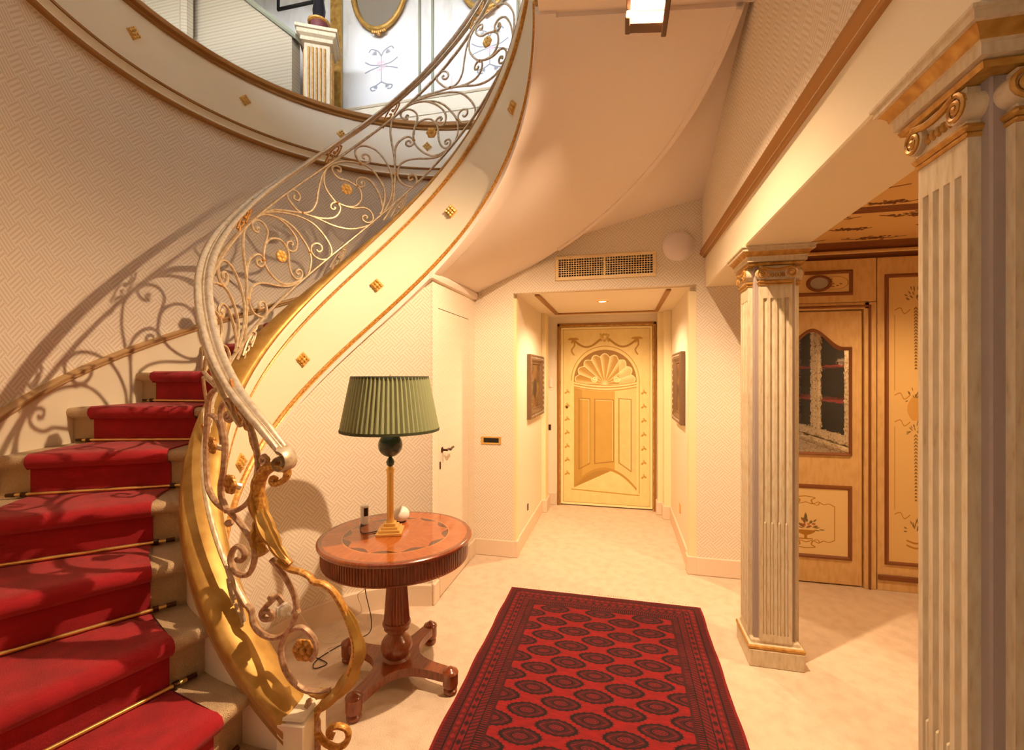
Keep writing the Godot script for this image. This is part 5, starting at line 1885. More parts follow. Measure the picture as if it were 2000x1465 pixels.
func build_flood_lamp() -> void:
	var at := Vector3(0.115, 3.055, -1.985)
	var f := thing("flood_lamp", "square brown flood lamp shining down from the soffit", "lamp", at)
	var b := MB.new()
	# open box tipped a little towards the stair: four sides and a back
	var put := Transform3D(Basis(Vector3.BACK, deg_to_rad(-8.0)), at)
	b.box(Vector3(-0.09, 0.0, -0.13), Vector3(-0.068, 0.13, 0.13), 0.003)
	b.box(Vector3(-0.09, -0.035, -0.13), Vector3(-0.068, 0.0, -0.028), 0.003)  # lip added to keep direct light off the soffit
	b.box(Vector3(0.068, -0.05, -0.13), Vector3(0.09, 0.13, 0.13), 0.003)  # side drawn lower to keep direct light off the beam wall
	b.box(Vector3(-0.09, -0.03, -0.13), Vector3(0.09, 0.13, -0.066), 0.003)
	b.box(Vector3(-0.068, 0.0, 0.066), Vector3(0.068, 0.13, 0.13), 0.003)
	b.box(Vector3(-0.09, 0.13, -0.13), Vector3(0.09, 0.15, 0.13), 0.003)
	part(f, "housing", b.moved(put), M.lamp_housing)
	b = MB.new()
	b.box(Vector3(-0.067, 0.118, -0.065), Vector3(0.067, 0.128, 0.065))
	b.box(Vector3(-0.067, 0.02, -0.065), Vector3(0.067, 0.118, -0.060))
	b.box(Vector3(-0.067, 0.02, 0.060), Vector3(0.067, 0.118, 0.065))
	part(f, "reflector", b.moved(put), M.reflector)
	b = MB.new().tube([Vector3(-0.055, 0.050, 0.038), Vector3(0.055, 0.050, 0.038)], 0.012, 12).moved(put)
	part(f, "lamp_tube", b, M.glow_lamp)
	omni(put * Vector3(0, 0.050, 0.038), 1.2, WARM, 0.02)
	spot(put * Vector3(0, 0.034, 0.038), at + Vector3(-0.85, -2.3, -0.7), 8.4, WARM, 80.0, 0.02, 1.0)


# ------------------------------------------------------------------ rug
func build_rug() -> void:
	var x0 := -0.743
	var x1 := 0.502
	var z0 := -3.125
	var z1 := -1.225
	var t := thing("rug", "crimson rug with rows of dark medallions and a patterned border", "rug", Vector3((x0 + x1) / 2, 0, (z0 + z1) / 2))
	var b := MB.new()
	var nx := 24
	var nz := 36
	var hgt := func(i: int, j: int) -> float:
		var e := minf(minf(i, nx - i), minf(j, nz - j))
		return 0.006 + (0.003 * (sin(i * 0.9) * sin(j * 0.6) + 0.6) if e > 0 else 0.0)
	for i in nx:
		for j in nz:
			var q: Array = []
			var uv: Array = []
			for z: Array in [[i, j], [i, j + 1], [i + 1, j + 1], [i + 1, j]]:
				var wob := 0.004 * sin(z[1] * 0.7) if z[0] in [0, nx] else 0.0
				q.append(Vector3(lerpf(x0, x1, float(z[0]) / nx) + wob, hgt.call(z[0], z[1]), lerpf(z0, z1, float(z[1]) / nz)))
				uv.append(Vector2(float(z[0]) / nx, float(z[1]) / nz))
			b.quv(q[0], q[1], q[2], q[3], uv[0], uv[1], uv[2], uv[3])
	part(t, "pile", b, M.rug)
	b = MB.new().box(Vector3(x0, 0.0, z0), Vector3(x1, 0.0035, z1))
	part(t, "backing", b, M.rug)
	# knotted fringe at both ends
	b = MB.new()
	var rg := RandomNumberGenerator.new()
	rg.seed = 77
	for e: Array in [[z0, -1.0], [z1, 1.0]]:
		b.box(Vector3(x0, 0.001, minf(e[0], e[0] + e[1] * 0.012)), Vector3(x1, 0.005, maxf(e[0], e[0] + e[1] * 0.012)))
		for k in 210:
			var x := lerpf(x0, x1, (k + 0.5) / 210.0)
			var l := rg.randf_range(0.025, 0.05)
			var sx := rg.randf_range(-0.02, 0.02)
			b.tube([Vector3(x, 0.003, e[0]), Vector3(x + sx * 0.4, 0.004, e[0] + e[1] * l * 0.5), Vector3(x + sx, 0.002, e[0] + e[1] * l)], 0.0016, 4)
	var fr := part(t, "fringe", b, M.fringe)
	fr.set_meta("kind", "stuff")


# ------------------------------------------------------------------ table
func build_table() -> void:
	var c := Vector3(-1.08, 0, -2.07)
	var t := thing("pedestal_table", "round mahogany pedestal table with inlaid star top", "table", c)
	var b := MB.new()
	var h := 0.712
	b.lathe([Vector2(0.355, h - 0.024), Vector2(0.366, h - 0.022), Vector2(0.371, h - 0.014), Vector2(0.371, h - 0.006), Vector2(0.366, h - 0.001), Vector2(0.362, h)], c, 96)
	var top := part(t, "top", b, M.mahogany)
	b = MB.new()
	for k in 96:
		var a0 := TAU * k / 96
		var a1 := TAU * (k + 1) / 96
		var d0 := Vector2(sin(a0), cos(a0))
		var d1 := Vector2(sin(a1), cos(a1))
		b.tuv(c + Vector3(0, h, 0), c + Vector3(d0.x * 0.3622, h, d0.y * 0.3622), c + Vector3(d1.x * 0.3622, h, d1.y * 0.3622), Vector2(0.5, 0.5), Vector2(0.5, 0.5) + d0 * 0.5, Vector2(0.5, 0.5) + d1 * 0.5)
	part(top, "inlaid_surface", b, M.tabletop, "star inlaid polished top")
	b = MB.new()
	b.hard = 30.0
	b.lathe([Vector2(0.30, h - 0.11), Vector2(0.352, h - 0.11), Vector2(0.352, h - 0.104), Vector2(0.348, h - 0.102), Vector2(0.348, h - 0.028), Vector2(0.353, h - 0.024)], c, 96)
	for k in 150:
		var a := TAU * k / 150
		var q := c + Vector3(sin(a), 0, cos(a)) * 0.3485
		b.tube([q + Vector3(0, h - 0.101, 0), q + Vector3(0, h - 0.028, 0)], 0.0055, 5, 1.0, false)
	part(t, "reeded_apron", b, M.mahogany)
	# reeded tapering shaft, collars and bulb
	b = MB.new()
	b.lathe([Vector2(0.02, h - 0.1), Vector2(0.040, h - 0.1), Vector2(0.041, h - 0.16), Vector2(0.060, 0.285), Vector2(0.062, 0.275)], c, 96, 0.045, 24)
	part(t, "shaft", b, M.mahogany)
	b = MB.new()
	b.lathe([Vector2(0.05, 0.285), Vector2(0.066, 0.282), Vector2(0.070, 0.272), Vector2(0.066, 0.262), Vector2(0.058, 0.256), Vector2(0.062, 0.246), Vector2(0.050, 0.236), Vector2(0.040, 0.222), Vector2(0.046, 0.210), Vector2(0.062, 0.198), Vector2(0.074, 0.178), Vector2(0.077, 0.155), Vector2(0.070, 0.130), Vector2(0.058, 0.112), Vector2(0.070, 0.100)], c, 40)
	part(t, "bulb", b, M.mahogany)
	# platform with four concave sides
	var out := PackedVector2Array()
	var turn := deg_to_rad(-9.0)
	for f in 4:
		var a0 := turn + PI / 2 * f
		var p0 := Vector2(sin(a0), cos(a0)) * 0.305
		var a1 := a0 + PI / 2
		var p1 := Vector2(sin(a1), cos(a1)) * 0.305
		var side := (p1 - p0).normalized()
		out.append(p0 + Vector2(sin(a0), cos(a0)) * 0.02 + side * 0.028)
		for k in range(0, 13):
			var s := k / 12.0
			var q := p0.lerp(p1, lerpf(0.10, 0.90, s))
			var mid := (p0 + p1) * 0.5
			out.append(q - mid.normalized() * 0.105 * sin(PI * s))
		out.append(p1 + Vector2(sin(a1), cos(a1)) * 0.02 - side * 0.028)
	b = MB.new().prism(out, c + Vector3(0, 0.062, 0), Vector3.RIGHT, Vector3.BACK, Vector3(0, 0.04, 0))
	part(t, "platform", b, M.mahogany)
	for f in 4:
		var a := turn + PI / 2 * f
		var q := c + Vector3(sin(a), 0, cos(a)) * 0.305
		b = MB.new().lathe([Vector2(0.0, 0.0), Vector2(0.024, 0.0), Vector2(0.032, 0.010), Vector2(0.032, 0.020), Vector2(0.022, 0.030), Vector2(0.034, 0.036), Vector2(0.036, 0.045), Vector2(0.036, 0.094), Vector2(0.038, 0.098), Vector2(0.034, 0.106), Vector2(0.024, 0.112), Vector2(0.012, 0.118), Vector2(0.008, 0.124), Vector2(0, 0.126)], q, 24)
		part(t, "foot", b, M.mahogany)


# ------------------------------------------------------------------ table lamp
func build_lamp() -> void:
	var c := Vector3(-1.118, 0.7125, -2.075)
	var t := thing("table_lamp", "brass column lamp with green ball and pleated green shade", "lamp", c)
	var xf := Transform3D(Basis(Vector3.UP, deg_to_rad(20.0)), c)
	var b := MB.new()
	b.box(Vector3(-0.062, 0, -0.062), Vector3(0.062, 0.014, 0.062), 0.002)
	b.box(Vector3(-0.052, 0.014, -0.052), Vector3(0.052, 0.026, 0.052), 0.002)
	b.box(Vector3(-0.040, 0.026, -0.040), Vector3(0.040, 0.038, 0.040), 0.002)
	b.box(Vector3(-0.028, 0.038, -0.028), Vector3(0.028, 0.052, 0.028), 0.002)
	part(t, "stepped_base", b.moved(xf), M.brass)
	b = MB.new().lathe([Vector2(0.0195, 0.052), Vector2(0.0195, 0.062), Vector2(0.0165, 0.066), Vector2(0.016, 0.30), Vector2(0.019, 0.304), Vector2(0.021, 0.315), Vector2(0.018, 0.322), Vector2(0.012, 0.332), Vector2(0.0, 0.334)], c, 48, 0.03, 16)
	part(t, "stem", b, M.brass)
	b = MB.new().lathe([Vector2(0.006, 0.330), Vector2(0.017, 0.338), Vector2(0.021, 0.352), Vector2(0.016, 0.366), Vector2(0.010, 0.374), Vector2(0.008, 0.380)], c, 24)
	part(t, "knop", b, M.green_glaze)
	part(t, "ball", MB.new().ball(c + Vector3(0, 0.438, 0), 0.060, 32), M.green_glaze)
	part(t, "neck", MB.new().lathe([Vector2(0.012, 0.492), Vector2(0.009, 0.51), Vector2(0.009, 0.60), Vector2(0.016, 0.61), Vector2(0.016, 0.66), Vector2(0.0, 0.66)], c, 16), M.brass)
	part(t, "bulb", MB.new().ball(c + Vector3(0, 0.70, 0), 0.032, 16, Vector3(1, 1.25, 1)), M.white_plastic)
	# pleated shade
	b = MB.new()
	b.hard = 25.0
	var n := 248
	var lo := 0.512
	var hi := 0.777
	for k in n:
		var q: Array = []
		for z: Array in [[k, lo, 0.238], [k + 1, lo, 0.238], [k + 1, hi, 0.186], [k, hi, 0.186]]:
			var a: float = TAU * z[0] / n
			var r: float = z[2] + 0.0055 * [0.0, 0.9, 0.5, -1.0][int(z[0]) % 4]
			q.append(c + Vector3(sin(a) * r, z[1], cos(a) * r))
		b.quad(q[0], q[1], q[2], q[3])
	var sh := part(t, "shade", b, M.shade_silk, "pleated green silk shade")
	b = MB.new().lathe([Vector2(0.238, lo - 0.004), Vector2(0.243, lo - 0.002), Vector2(0.2425, lo + 0.010), Vector2(0.236, lo + 0.010), Vector2(0.238, lo - 0.004)], c, 96)
	part(sh, "lower_band", b, M.shade_band)
	b = MB.new().lathe([Vector2(0.186, hi - 0.008), Vector2(0.191, hi - 0.008), Vector2(0.190, hi + 0.004), Vector2(0.185, hi + 0.004), Vector2(0.186, hi - 0.008)], c, 96)
	part(sh, "upper_band", b, M.shade_band)
	b = MB.new()
	for k in 3:
		var a := TAU * k / 3
		b.tube([c + Vector3(0, hi - 0.004, 0), c + Vector3(sin(a), 0, cos(a)) * 0.186 + Vector3(0, hi - 0.004, 0)], 0.002, 5)
	b.tube([c + Vector3(0, 0.66, 0), c + Vector3(0, hi + 0.012, 0)], 0.003, 6)
	part(sh, "spider", b, M.brass)
	# its flex over the table edge to the floor
	single("lamp_cord", MB.new().tube(spline([c + Vector3(-0.06, 0.004, 0.0), c + Vector3(-0.12, 0.003, 0.05), c + Vector3(-0.18, 0.003, -0.02), c + Vector3(-0.25, 0.003, -0.16), c + Vector3(-0.274, -0.01, -0.20), c + Vector3(-0.26, -0.20, -0.19), c + Vector3(-0.262, -0.40, -0.20), c + Vector3(-0.235, -0.58, -0.22), c + Vector3(-0.28, -0.69, -0.26), c + Vector3(-0.37, -0.7085, -0.20), c + Vector3(-0.43, -0.7085, -0.02), c + Vector3(-0.40, -0.7085, 0.05), c + Vector3(-0.36, -0.7085, 0.0), c + Vector3(-0.45, -0.7085, -0.03)], 6), 0.0025, 5), M.cord_black, "thin dark flex hanging from the lamp table to the floor", "cord")


# ------------------------------------------------------------------ things on the walls
func build_wall_things() -> void:
	# air grille over the alcove
	var z := -3.65
	var g := thing("air_grille", "long cream air grille over the alcove opening", "air grille", Vector3(-0.12, 2.26, z))
	var xf := Transform3D(Basis(Vector3.BACK, deg_to_rad(0.0)), Vector3.ZERO)
	var x0 := -0.506
	var x1 := 0.27
	var b := MB.new()
	b.box(Vector3(x0, 2.258, z), Vector3(x1, 2.285, z + 0.014), 0.003)
	b.box(Vector3(x0, 2.425, z), Vector3(x1, 2.452, z + 0.014), 0.003)
	b.box(Vector3(x0, 2.285, z), Vector3(x0 + 0.027, 2.425, z + 0.014), 0.003)
	b.box(Vector3(x1 - 0.027, 2.285, z), Vector3(x1, 2.425, z + 0.014), 0.003)
	b.box(Vector3(-0.127, 2.285, z), Vector3(-0.109, 2.425, z + 0.013), 0.002)
	part(g, "frame", b, M.vent_paint)
	b = MB.new()
	b.box(Vector3(x0 + 0.015, 2.272, z - 0.60), Vector3(x1 - 0.015, 2.280, z - 0.001))
	b.box(Vector3(x0 + 0.015, 2.430, z - 0.60), Vector3(x1 - 0.015, 2.438, z - 0.001))
	b.box(Vector3(x0 + 0.012, 2.280, z - 0.60), Vector3(x0 + 0.020, 2.430, z - 0.001))
	b.box(Vector3(x1 - 0.020, 2.280, z - 0.60), Vector3(x1 - 0.012, 2.430, z - 0.001))
	b.box(Vector3(x0 + 0.012, 2.272, z - 0.61), Vector3(x1 - 0.012, 2.438, z - 0.60))
	part(g, "duct", b, M.duct_metal)
	b = MB.new()
	for k in 35:
		var x := lerpf(x0 + 0.047, x1 - 0.047, k / 34.0)
		b.box(Vector3(x - 0.0026, 2.285, z + 0.003), Vector3(x + 0.0026, 2.425, z + 0.010))
	part(g, "upright_bars", b, M.vent_paint)
	for k in 7:
		var y := 2.285 + 0.14 * (k + 1.0) / 8.0
		part(g, "cross_bar", MB.new().box(Vector3(x0 + 0.027, y - 0.0025, z + 0.002), Vector3(x1 - 0.027, y + 0.0025, z + 0.008)), M.vent_paint)
	# round unlit wall dome
	var dc := Vector3(0.427, 2.478, z)
	var dome := thing("dome_light", "round pale dome light on the wall beside the grille", "wall light", dc)
	var turn := Transform3D(Basis(Vector3.RIGHT, PI / 2), dc)
	part(dome, "back_plate", MB.new().lathe([Vector2(0.113, 0.0), Vector2(0.113, 0.010), Vector2(0.104, 0.014)], Vector3.ZERO, 48).moved(turn), M.white_plastic)
	part(dome, "glass", MB.new().lathe([Vector2(0.110, 0.010), Vector2(0.105, 0.026), Vector2(0.085, 0.044), Vector2(0.05, 0.056), Vector2(0.02, 0.060), Vector2(0, 0.0605)], Vector3.ZERO, 48).moved(turn), M.dome_glass)
	# narrow control panel
	var cpn := thing("control_panel", "small black control panel in a gold frame left of the alcove", "control panel", Vector3(-1.045, 0.925, z))
	b = MB.new()
	b.box(Vector3(-1.131, 0.925, z), Vector3(-0.958, 0.937, z + 0.010), 0.002)
	b.box(Vector3(-1.131, 0.976, z), Vector3(-0.958, 0.988, z + 0.010), 0.002)
	b.box(Vector3(-1.131, 0.937, z), Vector3(-1.108, 0.976, z + 0.010), 0.002)
	b.box(Vector3(-0.978, 0.937, z), Vector3(-0.958, 0.976, z + 0.010), 0.002)
	part(cpn, "frame", b, M.brass)
	part(cpn, "insert", MB.new().box(Vector3(-1.110, 0.935, z), Vector3(-0.976, 0.978, z + 0.006)), M.black_plastic)
	# pictures facing each other in the alcove
	for s: Array in [[-0.84, 1.0, -4.86, -4.14, "dark carved picture frame on the alcove's left wall", M.canvas_a], [0.52, -1.0, -4.52, -3.95, "dark carved picture frame on the alcove's right wall", M.canvas_b]]:
		var cz: float = (s[2] + s[3]) / 2
		var hw: float = (s[3] - s[2]) / 2
		var p := thing("framed_picture", s[4], "picture", Vector3(s[0], 1.08, cz))
		var put := Transform3D(Basis(Vector3.UP, PI / 2 * s[1]), Vector3(s[0], 1.39, cz))
		b = MB.new()
		frame_sweep(b, hw, 0.305, [Vector2(0.0, 0.0), Vector2(0.0, 0.035), Vector2(0.012, 0.045), Vector2(0.03, 0.032), Vector2(0.05, 0.040), Vector2(0.075, 0.020), Vector2(0.085, 0.022), Vector2(0.095, 0.010)])
		var fr := part(p, "frame", b.moved(put), M.frame_wood)
		b = MB.new()
		for k in 11:
			for sy: float in [-1.0, 1.0]:
				b.ball(Vector3(sy * (hw - 0.028), -0.27 + 0.054 * k, 0.036), 0.012, 6, Vector3(0.9, 1.3, 0.7))
		for k in 9:
			for sy: float in [-1.0, 1.0]:
				b.ball(Vector3((hw - 0.05) * (-1.0 + k / 4.0), sy * (0.305 - 0.028), 0.036), 0.012, 6, Vector3(1.3, 0.9, 0.7))
		part(fr, "carving", b.moved(put), M.silver_leaf)
		b = MB.new()
		b.quv(Vector3(-hw + 0.09, -0.215, 0.009), Vector3(hw - 0.09, -0.215, 0.009), Vector3(hw - 0.09, 0.215, 0.009), Vector3(-hw + 0.09, 0.215, 0.009), Vector2(0, 1), Vector2(1, 1), Vector2(1, 0), Vector2(0, 0))
		part(p, "canvas", b.moved(put), s[5])
	# small fittings in the alcove
	single("intercom", MB.new().box(Vector3(-0.80, 1.36, -5.235), Vector3(-0.765, 1.46, -5.25), 0.004), M.white_plastic, "small white sensor on the wall left of the painted door", "sensor", "", Vector3(-0.78, 1.36, -5.25))
	single("light_switch", MB.new().box(Vector3(-0.81, 0.86, -5.242), Vector3(-0.78, 0.925, -5.25), 0.002), M.dark_bronze, "dark light switch left of the painted door", "switch", "", Vector3(-0.795, 0.86, -5.25))
	single("wall_socket", MB.new().box(Vector3(-0.838, 0.24, -4.18), Vector3(-0.832, 0.30, -4.15), 0.001), M.dark_bronze, "dark socket low on the alcove's left wall", "socket", "", Vector3(-0.84, 0.24, -4.165))
	single("wall_socket", MB.new().box(Vector3(0.512, 0.28, -4.30), Vector3(0.52, 0.36, -4.24), 0.001), M.brass, "brass socket low on the alcove's right wall", "socket", "", Vector3(0.52, 0.28, -4.27))


func frame_sweep(b: MB, hw: float, hh: float, pr: Array) -> void:
	var cs := [Vector2(-1, -1), Vector2(1, -1), Vector2(1, 1), Vector2(-1, 1)]
	for k in pr.size() - 1:
		for i in 4:
			var q: Array = []
			for z: Array in [[i, k], [(i + 1) % 4, k], [(i + 1) % 4, k + 1], [i, k + 1]]:
				var c: Vector2 = cs[z[0]]
				var w: Vector2 = pr[z[1]]
				q.append(Vector3(c.x * (hw - w.x), c.y * (hh - w.x), w.y))
			b.quad(q[0], q[1], q[2], q[3])


# ------------------------------------------------------------------ small loose things
func build_small_things() -> void:
	var h := 0.7125
	var c := Vector3(-1.315, h, -2.165)
	var t := thing("security_camera", "small white cylinder camera with black front on the table", "camera", c)
	part(t, "body", MB.new().lathe([Vector2(0, 0), Vector2(0.021, 0.0), Vector2(0.022, 0.004), Vector2(0.022, 0.092), Vector2(0.019, 0.097), Vector2(0, 0.098)], c, 28), M.white_plastic)
	var b := MB.new()
	for k in 8:
		var a0 := deg_to_rad(20.0 + 7.5 * k)
		var a1 := deg_to_rad(20.0 + 7.5 * (k + 1))
		var r := 0.0225
		b.quad(c + Vector3(sin(a0) * r, 0.045, cos(a0) * r), c + Vector3(sin(a1) * r, 0.045, cos(a1) * r), c + Vector3(sin(a1) * r, 0.088, cos(a1) * r), c + Vector3(sin(a0) * r, 0.088, cos(a0) * r))
	part(t, "lens_window", b, M.black_plastic)
	c = Vector3(-1.145, h, -2.245)
	t = thing("smart_speaker", "white round ball device behind the lamp on the table", "speaker", c)
	part(t, "shell", MB.new().ball(c + Vector3(0, 0.040, 0), 0.043, 28, Vector3(1, 0.95, 1)), M.white_plastic)
	part(t, "foot", MB.new().lathe([Vector2(0, 0), Vector2(0.026, 0), Vector2(0.026, 0.006), Vector2(0.02, 0.01)], c, 20), M.black_plastic)
	# plug and tangled white leads behind the railing
	var pl := pc(-80.0, 0.748, 0.20)
	var inw := -outward(pl)
	var sd := Vector3.UP.cross(inw)
	t = thing("plug_adapter", "white plug adapter in the socket on the drum wall", "plug", pl)
	b = MB.new().box(Vector3(-0.035, -0.03, 0.0), Vector3(0.035, 0.03, 0.012), 0.004)
	b.box(Vector3(-0.024, -0.022, 0.012), Vector3(0.024, 0.026, 0.052), 0.008)
	part(t, "body", b.moved(Transform3D(Basis(sd, Vector3.UP, inw), pl)), M.white_plastic)
	b = MB.new().tube([pl + inw * 0.05 - Vector3(0, 0.01, 0), pl + inw * 0.075 - Vector3(0, 0.012, 0)], [0.010, 0.007], 10)
	part(t, "plug", b, M.white_plastic)
	var s0 := pl + inw * 0.075 - Vector3(0, 0.012, 0)
	single("white_cable", MB.new().tube(spline([s0, s0 + Vector3(0.06, 0.03, 0.02), s0 + Vector3(0.12, -0.06, 0.0), Vector3(-1.60, 0.03, -2.20), Vector3(-1.52, 0.006, -2.28), Vector3(-1.45, 0.05, -2.36), Vector3(-1.50, 0.10, -2.33), Vector3(-1.43, 0.16, -2.32), Vector3(-1.46, 0.24, -2.33), Vector3(-1.40, 0.30, -2.30), Vector3(-1.42, 0.40, -2.28), Vector3(-1.36, 0.52, -2.26), Vector3(-1.37, 0.64, -2.24)], 6), 0.002, 5), M.cord_white, "loose white lead zigzagging from the plug up to the table", "cable")
	single("white_cable", MB.new().tube(spline([Vector3(-1.62, 0.004, -2.30), Vector3(-1.55, 0.02, -2.36), Vector3(-1.49, 0.004, -2.28), Vector3(-1.56, 0.004, -2.18), Vector3(-1.48, 0.012, -2.16), Vector3(-1.44, 0.004, -2.26), Vector3(-1.52, 0.03, -2.34), Vector3(-1.58, 0.004, -2.25)], 7), 0.002, 5), M.cord_white, "white lead lying coiled on the carpet by the drum wall", "cable")


# ------------------------------------------------------------------ upper gallery
func build_upper_things() -> void:
	for q: Array in [[-2.137, "oval gilt mirror on the gallery wall, wholly above the railing"], [-1.12, "second oval gilt mirror on the gallery, half hidden by the handrail"]]:
		var c := Vector3(q[0], 5.08, -3.785)
		var t := thing("oval_mirror", q[1], "mirror", c - Vector3(0, 0.45, 0), "oval mirrors of the gallery")
		var b := MB.new()
		b.hard = 50.0
		b.loft(65, func(i: int) -> Array:
			var a := TAU * i / 64
			var out: Array = []
			for k in 8:
				var w := TAU * k / 8
				var rr := 0.024 * cos(w)
				out.append(c + Vector3((0.275 + rr) * cos(a), (0.42 + rr) * sin(a), 0.024 + 0.022 * sin(w)))
			return out, true, false)
		part(t, "frame", b, M.gold)
		b = MB.new()
		for k in 7:
			b.ball(c + Vector3(-0.06 + 0.02 * k, -0.448 - 0.012 * sin(PI * k / 6.0), 0.035), 0.016, 8)
		b.ball(c + Vector3(0, -0.475, 0.03), 0.014, 8)
		part(t, "crest", b, M.old_gold)
		var oval := PackedVector2Array()
		for k in 48:
			oval.append(Vector2(0.262 * cos(TAU * k / 48), 0.408 * sin(TAU * k / 48)))
		part(t, "glass", MB.new().prism(oval, c + Vector3(0, 0, 0.004), Vector3.RIGHT, Vector3.UP, Vector3(0, 0, 0.006)), M.mirror)
	# painted sprays under the mirrors
	for x: float in [-2.137, -1.10]:
		var b := MB.new()
		b.quv(Vector3(x - 0.34, 3.92, -3.797), Vector3(x + 0.34, 3.92, -3.797), Vector3(x + 0.34, 4.78, -3.797), Vector3(x - 0.34, 4.78, -3.797), Vector2(0, 1), Vector2(1, 1), Vector2(1, 0), Vector2(0, 0))
		struct("trim_painted_spray", b, M.flower_art, "faint grey flower spray painted on the gallery panel", "painting")
	# fluted newel with an urn
	var p := Vector3(-2.50, 3.42, -3.40)
	var t := thing("newel_post", "fluted wooden newel post on the upper gallery", "newel post", p)
	var rot := Basis(Vector3.UP, deg_to_rad(28.0))
	var xf := Transform3D(rot * Basis.from_scale(Vector3(1.2, 1, 1.2)), p)
	part(t, "shaft", MB.new().box(Vector3(-0.085, 0, -0.085), Vector3(0.085, 0.86, 0.085), 0.004).moved(xf), M.column_paint)
	for f in 4:
		var side := xf * Transform3D(Basis(Vector3.UP, PI / 2 * f), Vector3.ZERO)
		var b := MB.new()
		for k in 5:
			b.box(Vector3(-0.06 + 0.026 * k, 0.04, 0.08), Vector3(-0.047 + 0.026 * k, 0.80, 0.096), 0.004)
		part(t, "fluting", b.moved(side), M.column_gold)
	var cap := MB.new()
	cap.add(ring_square([Vector2(0.085, 0.83), Vector2(0.105, 0.84), Vector2(0.105, 0.87), Vector2(0.125, 0.885), Vector2(0.125, 0.915), Vector2(0.135, 0.92), Vector2(0.135, 0.945), Vector2(0.0, 0.945)]))
	part(t, "cap", cap.moved(xf), M.column_paint)
	var u := p + Vector3(0, 0.9455, 0)
	t = thing("figure_urn", "dark figure in a porphyry pot on the newel post", "ornament", u)
	part(t, "pot", MB.new().lathe([Vector2(0, 0), Vector2(0.060, 0.0), Vector2(0.070, 0.06), Vector2(0.074, 0.115), Vector2(0.078, 0.13), Vector2(0, 0.13)], u, 28), M.porphyry)
	part(t, "rim", MB.new().lathe([Vector2(0.076, 0.118), Vector2(0.090, 0.126), Vector2(0.092, 0.138), Vector2(0.080, 0.148), Vector2(0.0, 0.146)], u, 28), M.old_gold)
	var fig := MB.new()
	fig.hard = 80.0
	fig.lathe([Vector2(0.06, 0.146), Vector2(0.045, 0.19), Vector2(0.052, 0.25), Vector2(0.040, 0.33), Vector2(0.050, 0.42), Vector2(0.030, 0.50), Vector2(0.034, 0.54), Vector2(0.0, 0.58)], u, 14, 0.12, 5)
	part(t, "figure", fig, M.dark_metal)
	# picture on the wall beyond the newel
	t = thing("framed_picture", "dark framed picture on the white wall beside the gallery urn", "picture", Vector3(-3.03, 5.05, -3.80))
	var b2 := MB.new()
	frame_sweep(b2, 0.22, 0.28, [Vector2(0, 0), Vector2(0.0, 0.02), Vector2(0.02, 0.024), Vector2(0.026, 0.008)])
	part(t, "frame", b2.moved(Transform3D(Basis(), Vector3(-3.03, 5.33, -3.80))), M.black_plastic)
	b2 = MB.new()
	b2.quad(Vector3(-3.23, 5.07, -3.794), Vector3(-2.83, 5.07, -3.794), Vector3(-2.83, 5.59, -3.794), Vector3(-3.23, 5.59, -3.794))
	part(t, "picture", b2, M.upper_panel)


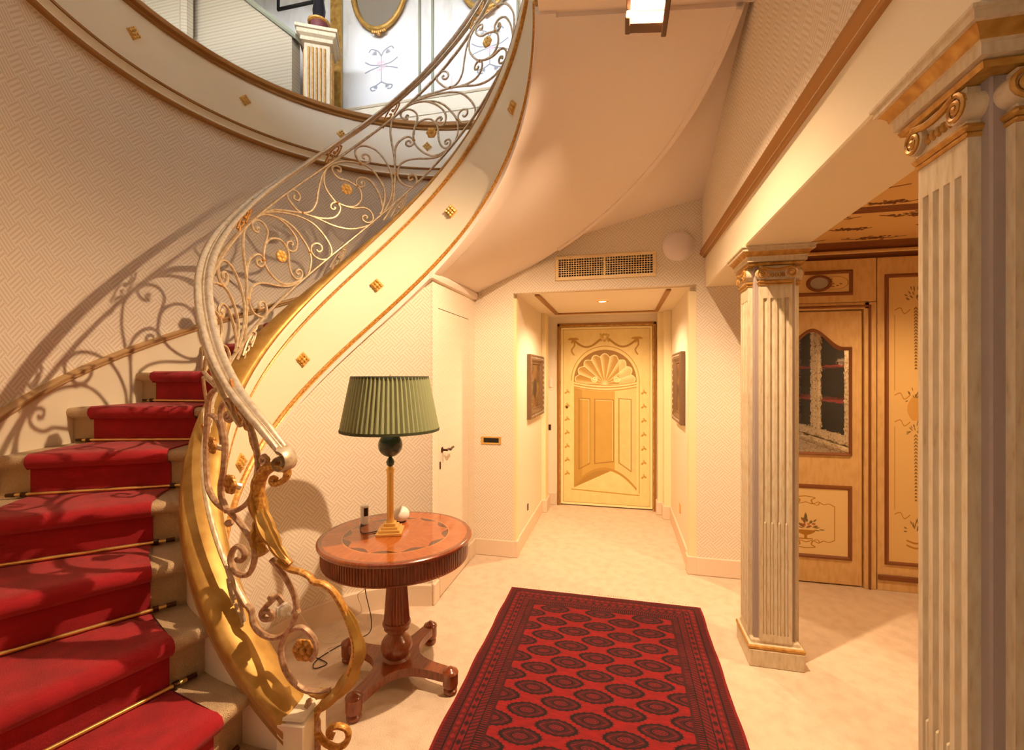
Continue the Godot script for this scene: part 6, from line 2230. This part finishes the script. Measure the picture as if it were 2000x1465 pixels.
# ------------------------------------------------------------------ vitrine seen in the mirror of the painted door
func build_cabinet() -> void:
	var x := 2.30
	var t := thing("china_cabinet", "distressed white glazed cabinet with red shelves, seen in the door mirror", "cabinet", Vector3(x + 0.2, 0, -1.14))
	var z0 := -2.02
	var z1 := 0.52
	var b := MB.new()
	b.box(Vector3(x + 0.02, 0, z0), Vector3(2.745, 0.70, z1), 0.01)
	b.box(Vector3(x - 0.03, 0.70, z0 - 0.03), Vector3(2.745, 0.745, z1 + 0.03), 0.01)
	part(t, "base", b, M.distressed)
	for k in 3:
		var za := lerpf(z0, z1, k / 3.0) + 0.04
		var zb := lerpf(z0, z1, (k + 1) / 3.0) - 0.04
		part(t, "drawer", MB.new().box(Vector3(x + 0.005, 0.46, za), Vector3(x + 0.03, 0.66, zb), 0.006), M.distressed)
	b = MB.new()
	b.box(Vector3(2.70, 0.745, z0), Vector3(2.745, 2.2, z1))
	part(t, "back", b, M.cabinet_inside)
	b = MB.new()
	b.box(Vector3(x + 0.02, 0.745, z0), Vector3(2.70, 2.2, z0 + 0.03))
	b.box(Vector3(x + 0.02, 0.745, z1 - 0.03), Vector3(2.70, 2.2, z1))
	b.box(Vector3(x + 0.02, 2.17, z0), Vector3(2.70, 2.22, z1))
	part(t, "case", b, M.distressed)
	for y: float in [1.20, 1.60]:
		part(t, "shelf", MB.new().box(Vector3(x + 0.05, y - 0.012, z0 + 0.03), Vector3(2.70, y + 0.012, z1 - 0.03), 0.003), M.red_shelf, "red edged shelf")
	for q: Array in [[z0 + 0.03, -1.16], [-1.12, -0.32], [-0.28, z1 - 0.03]]:
		b = MB.new()
		b.box(Vector3(x, 0.76, q[0]), Vector3(x + 0.03, 2.16, q[0] + 0.10), 0.004)
		b.box(Vector3(x, 0.76, q[1] - 0.10), Vector3(x + 0.03, 2.16, q[1]), 0.004)
		b.box(Vector3(x, 0.76, q[0] + 0.1), Vector3(x + 0.03, 0.86, q[1] - 0.1), 0.004)
		b.box(Vector3(x, 2.08, q[0] + 0.1), Vector3(x + 0.03, 2.16, q[1] - 0.1), 0.004)
		var d := part(t, "door", b, M.distressed)
		part(d, "pane", MB.new().box(Vector3(x + 0.012, 0.86, q[0] + 0.1), Vector3(x + 0.016, 2.08, q[1] - 0.1)), M.glass)
	for q: Array in [[-1.72, 1.612, "small white figurine on the cabinet's upper shelf", 0.14], [-1.55, 1.212, "white dish standing on the cabinet's lower shelf", 0.06], [-1.35, 1.612, "white cup on the cabinet's upper shelf", 0.08]]:
		var c := Vector3(x + 0.2, q[1], q[0])
		var hgt: float = q[3]
		single("porcelain_piece", MB.new().lathe([Vector2(0, 0), Vector2(0.04, 0), Vector2(0.03, hgt * 0.2), Vector2(0.05, hgt * 0.5), Vector2(0.035, hgt * 0.8), Vector2(0.045, hgt), Vector2(0, hgt)], c, 16), M.porcelain, q[2], "porcelain", "porcelain in the cabinet", c)
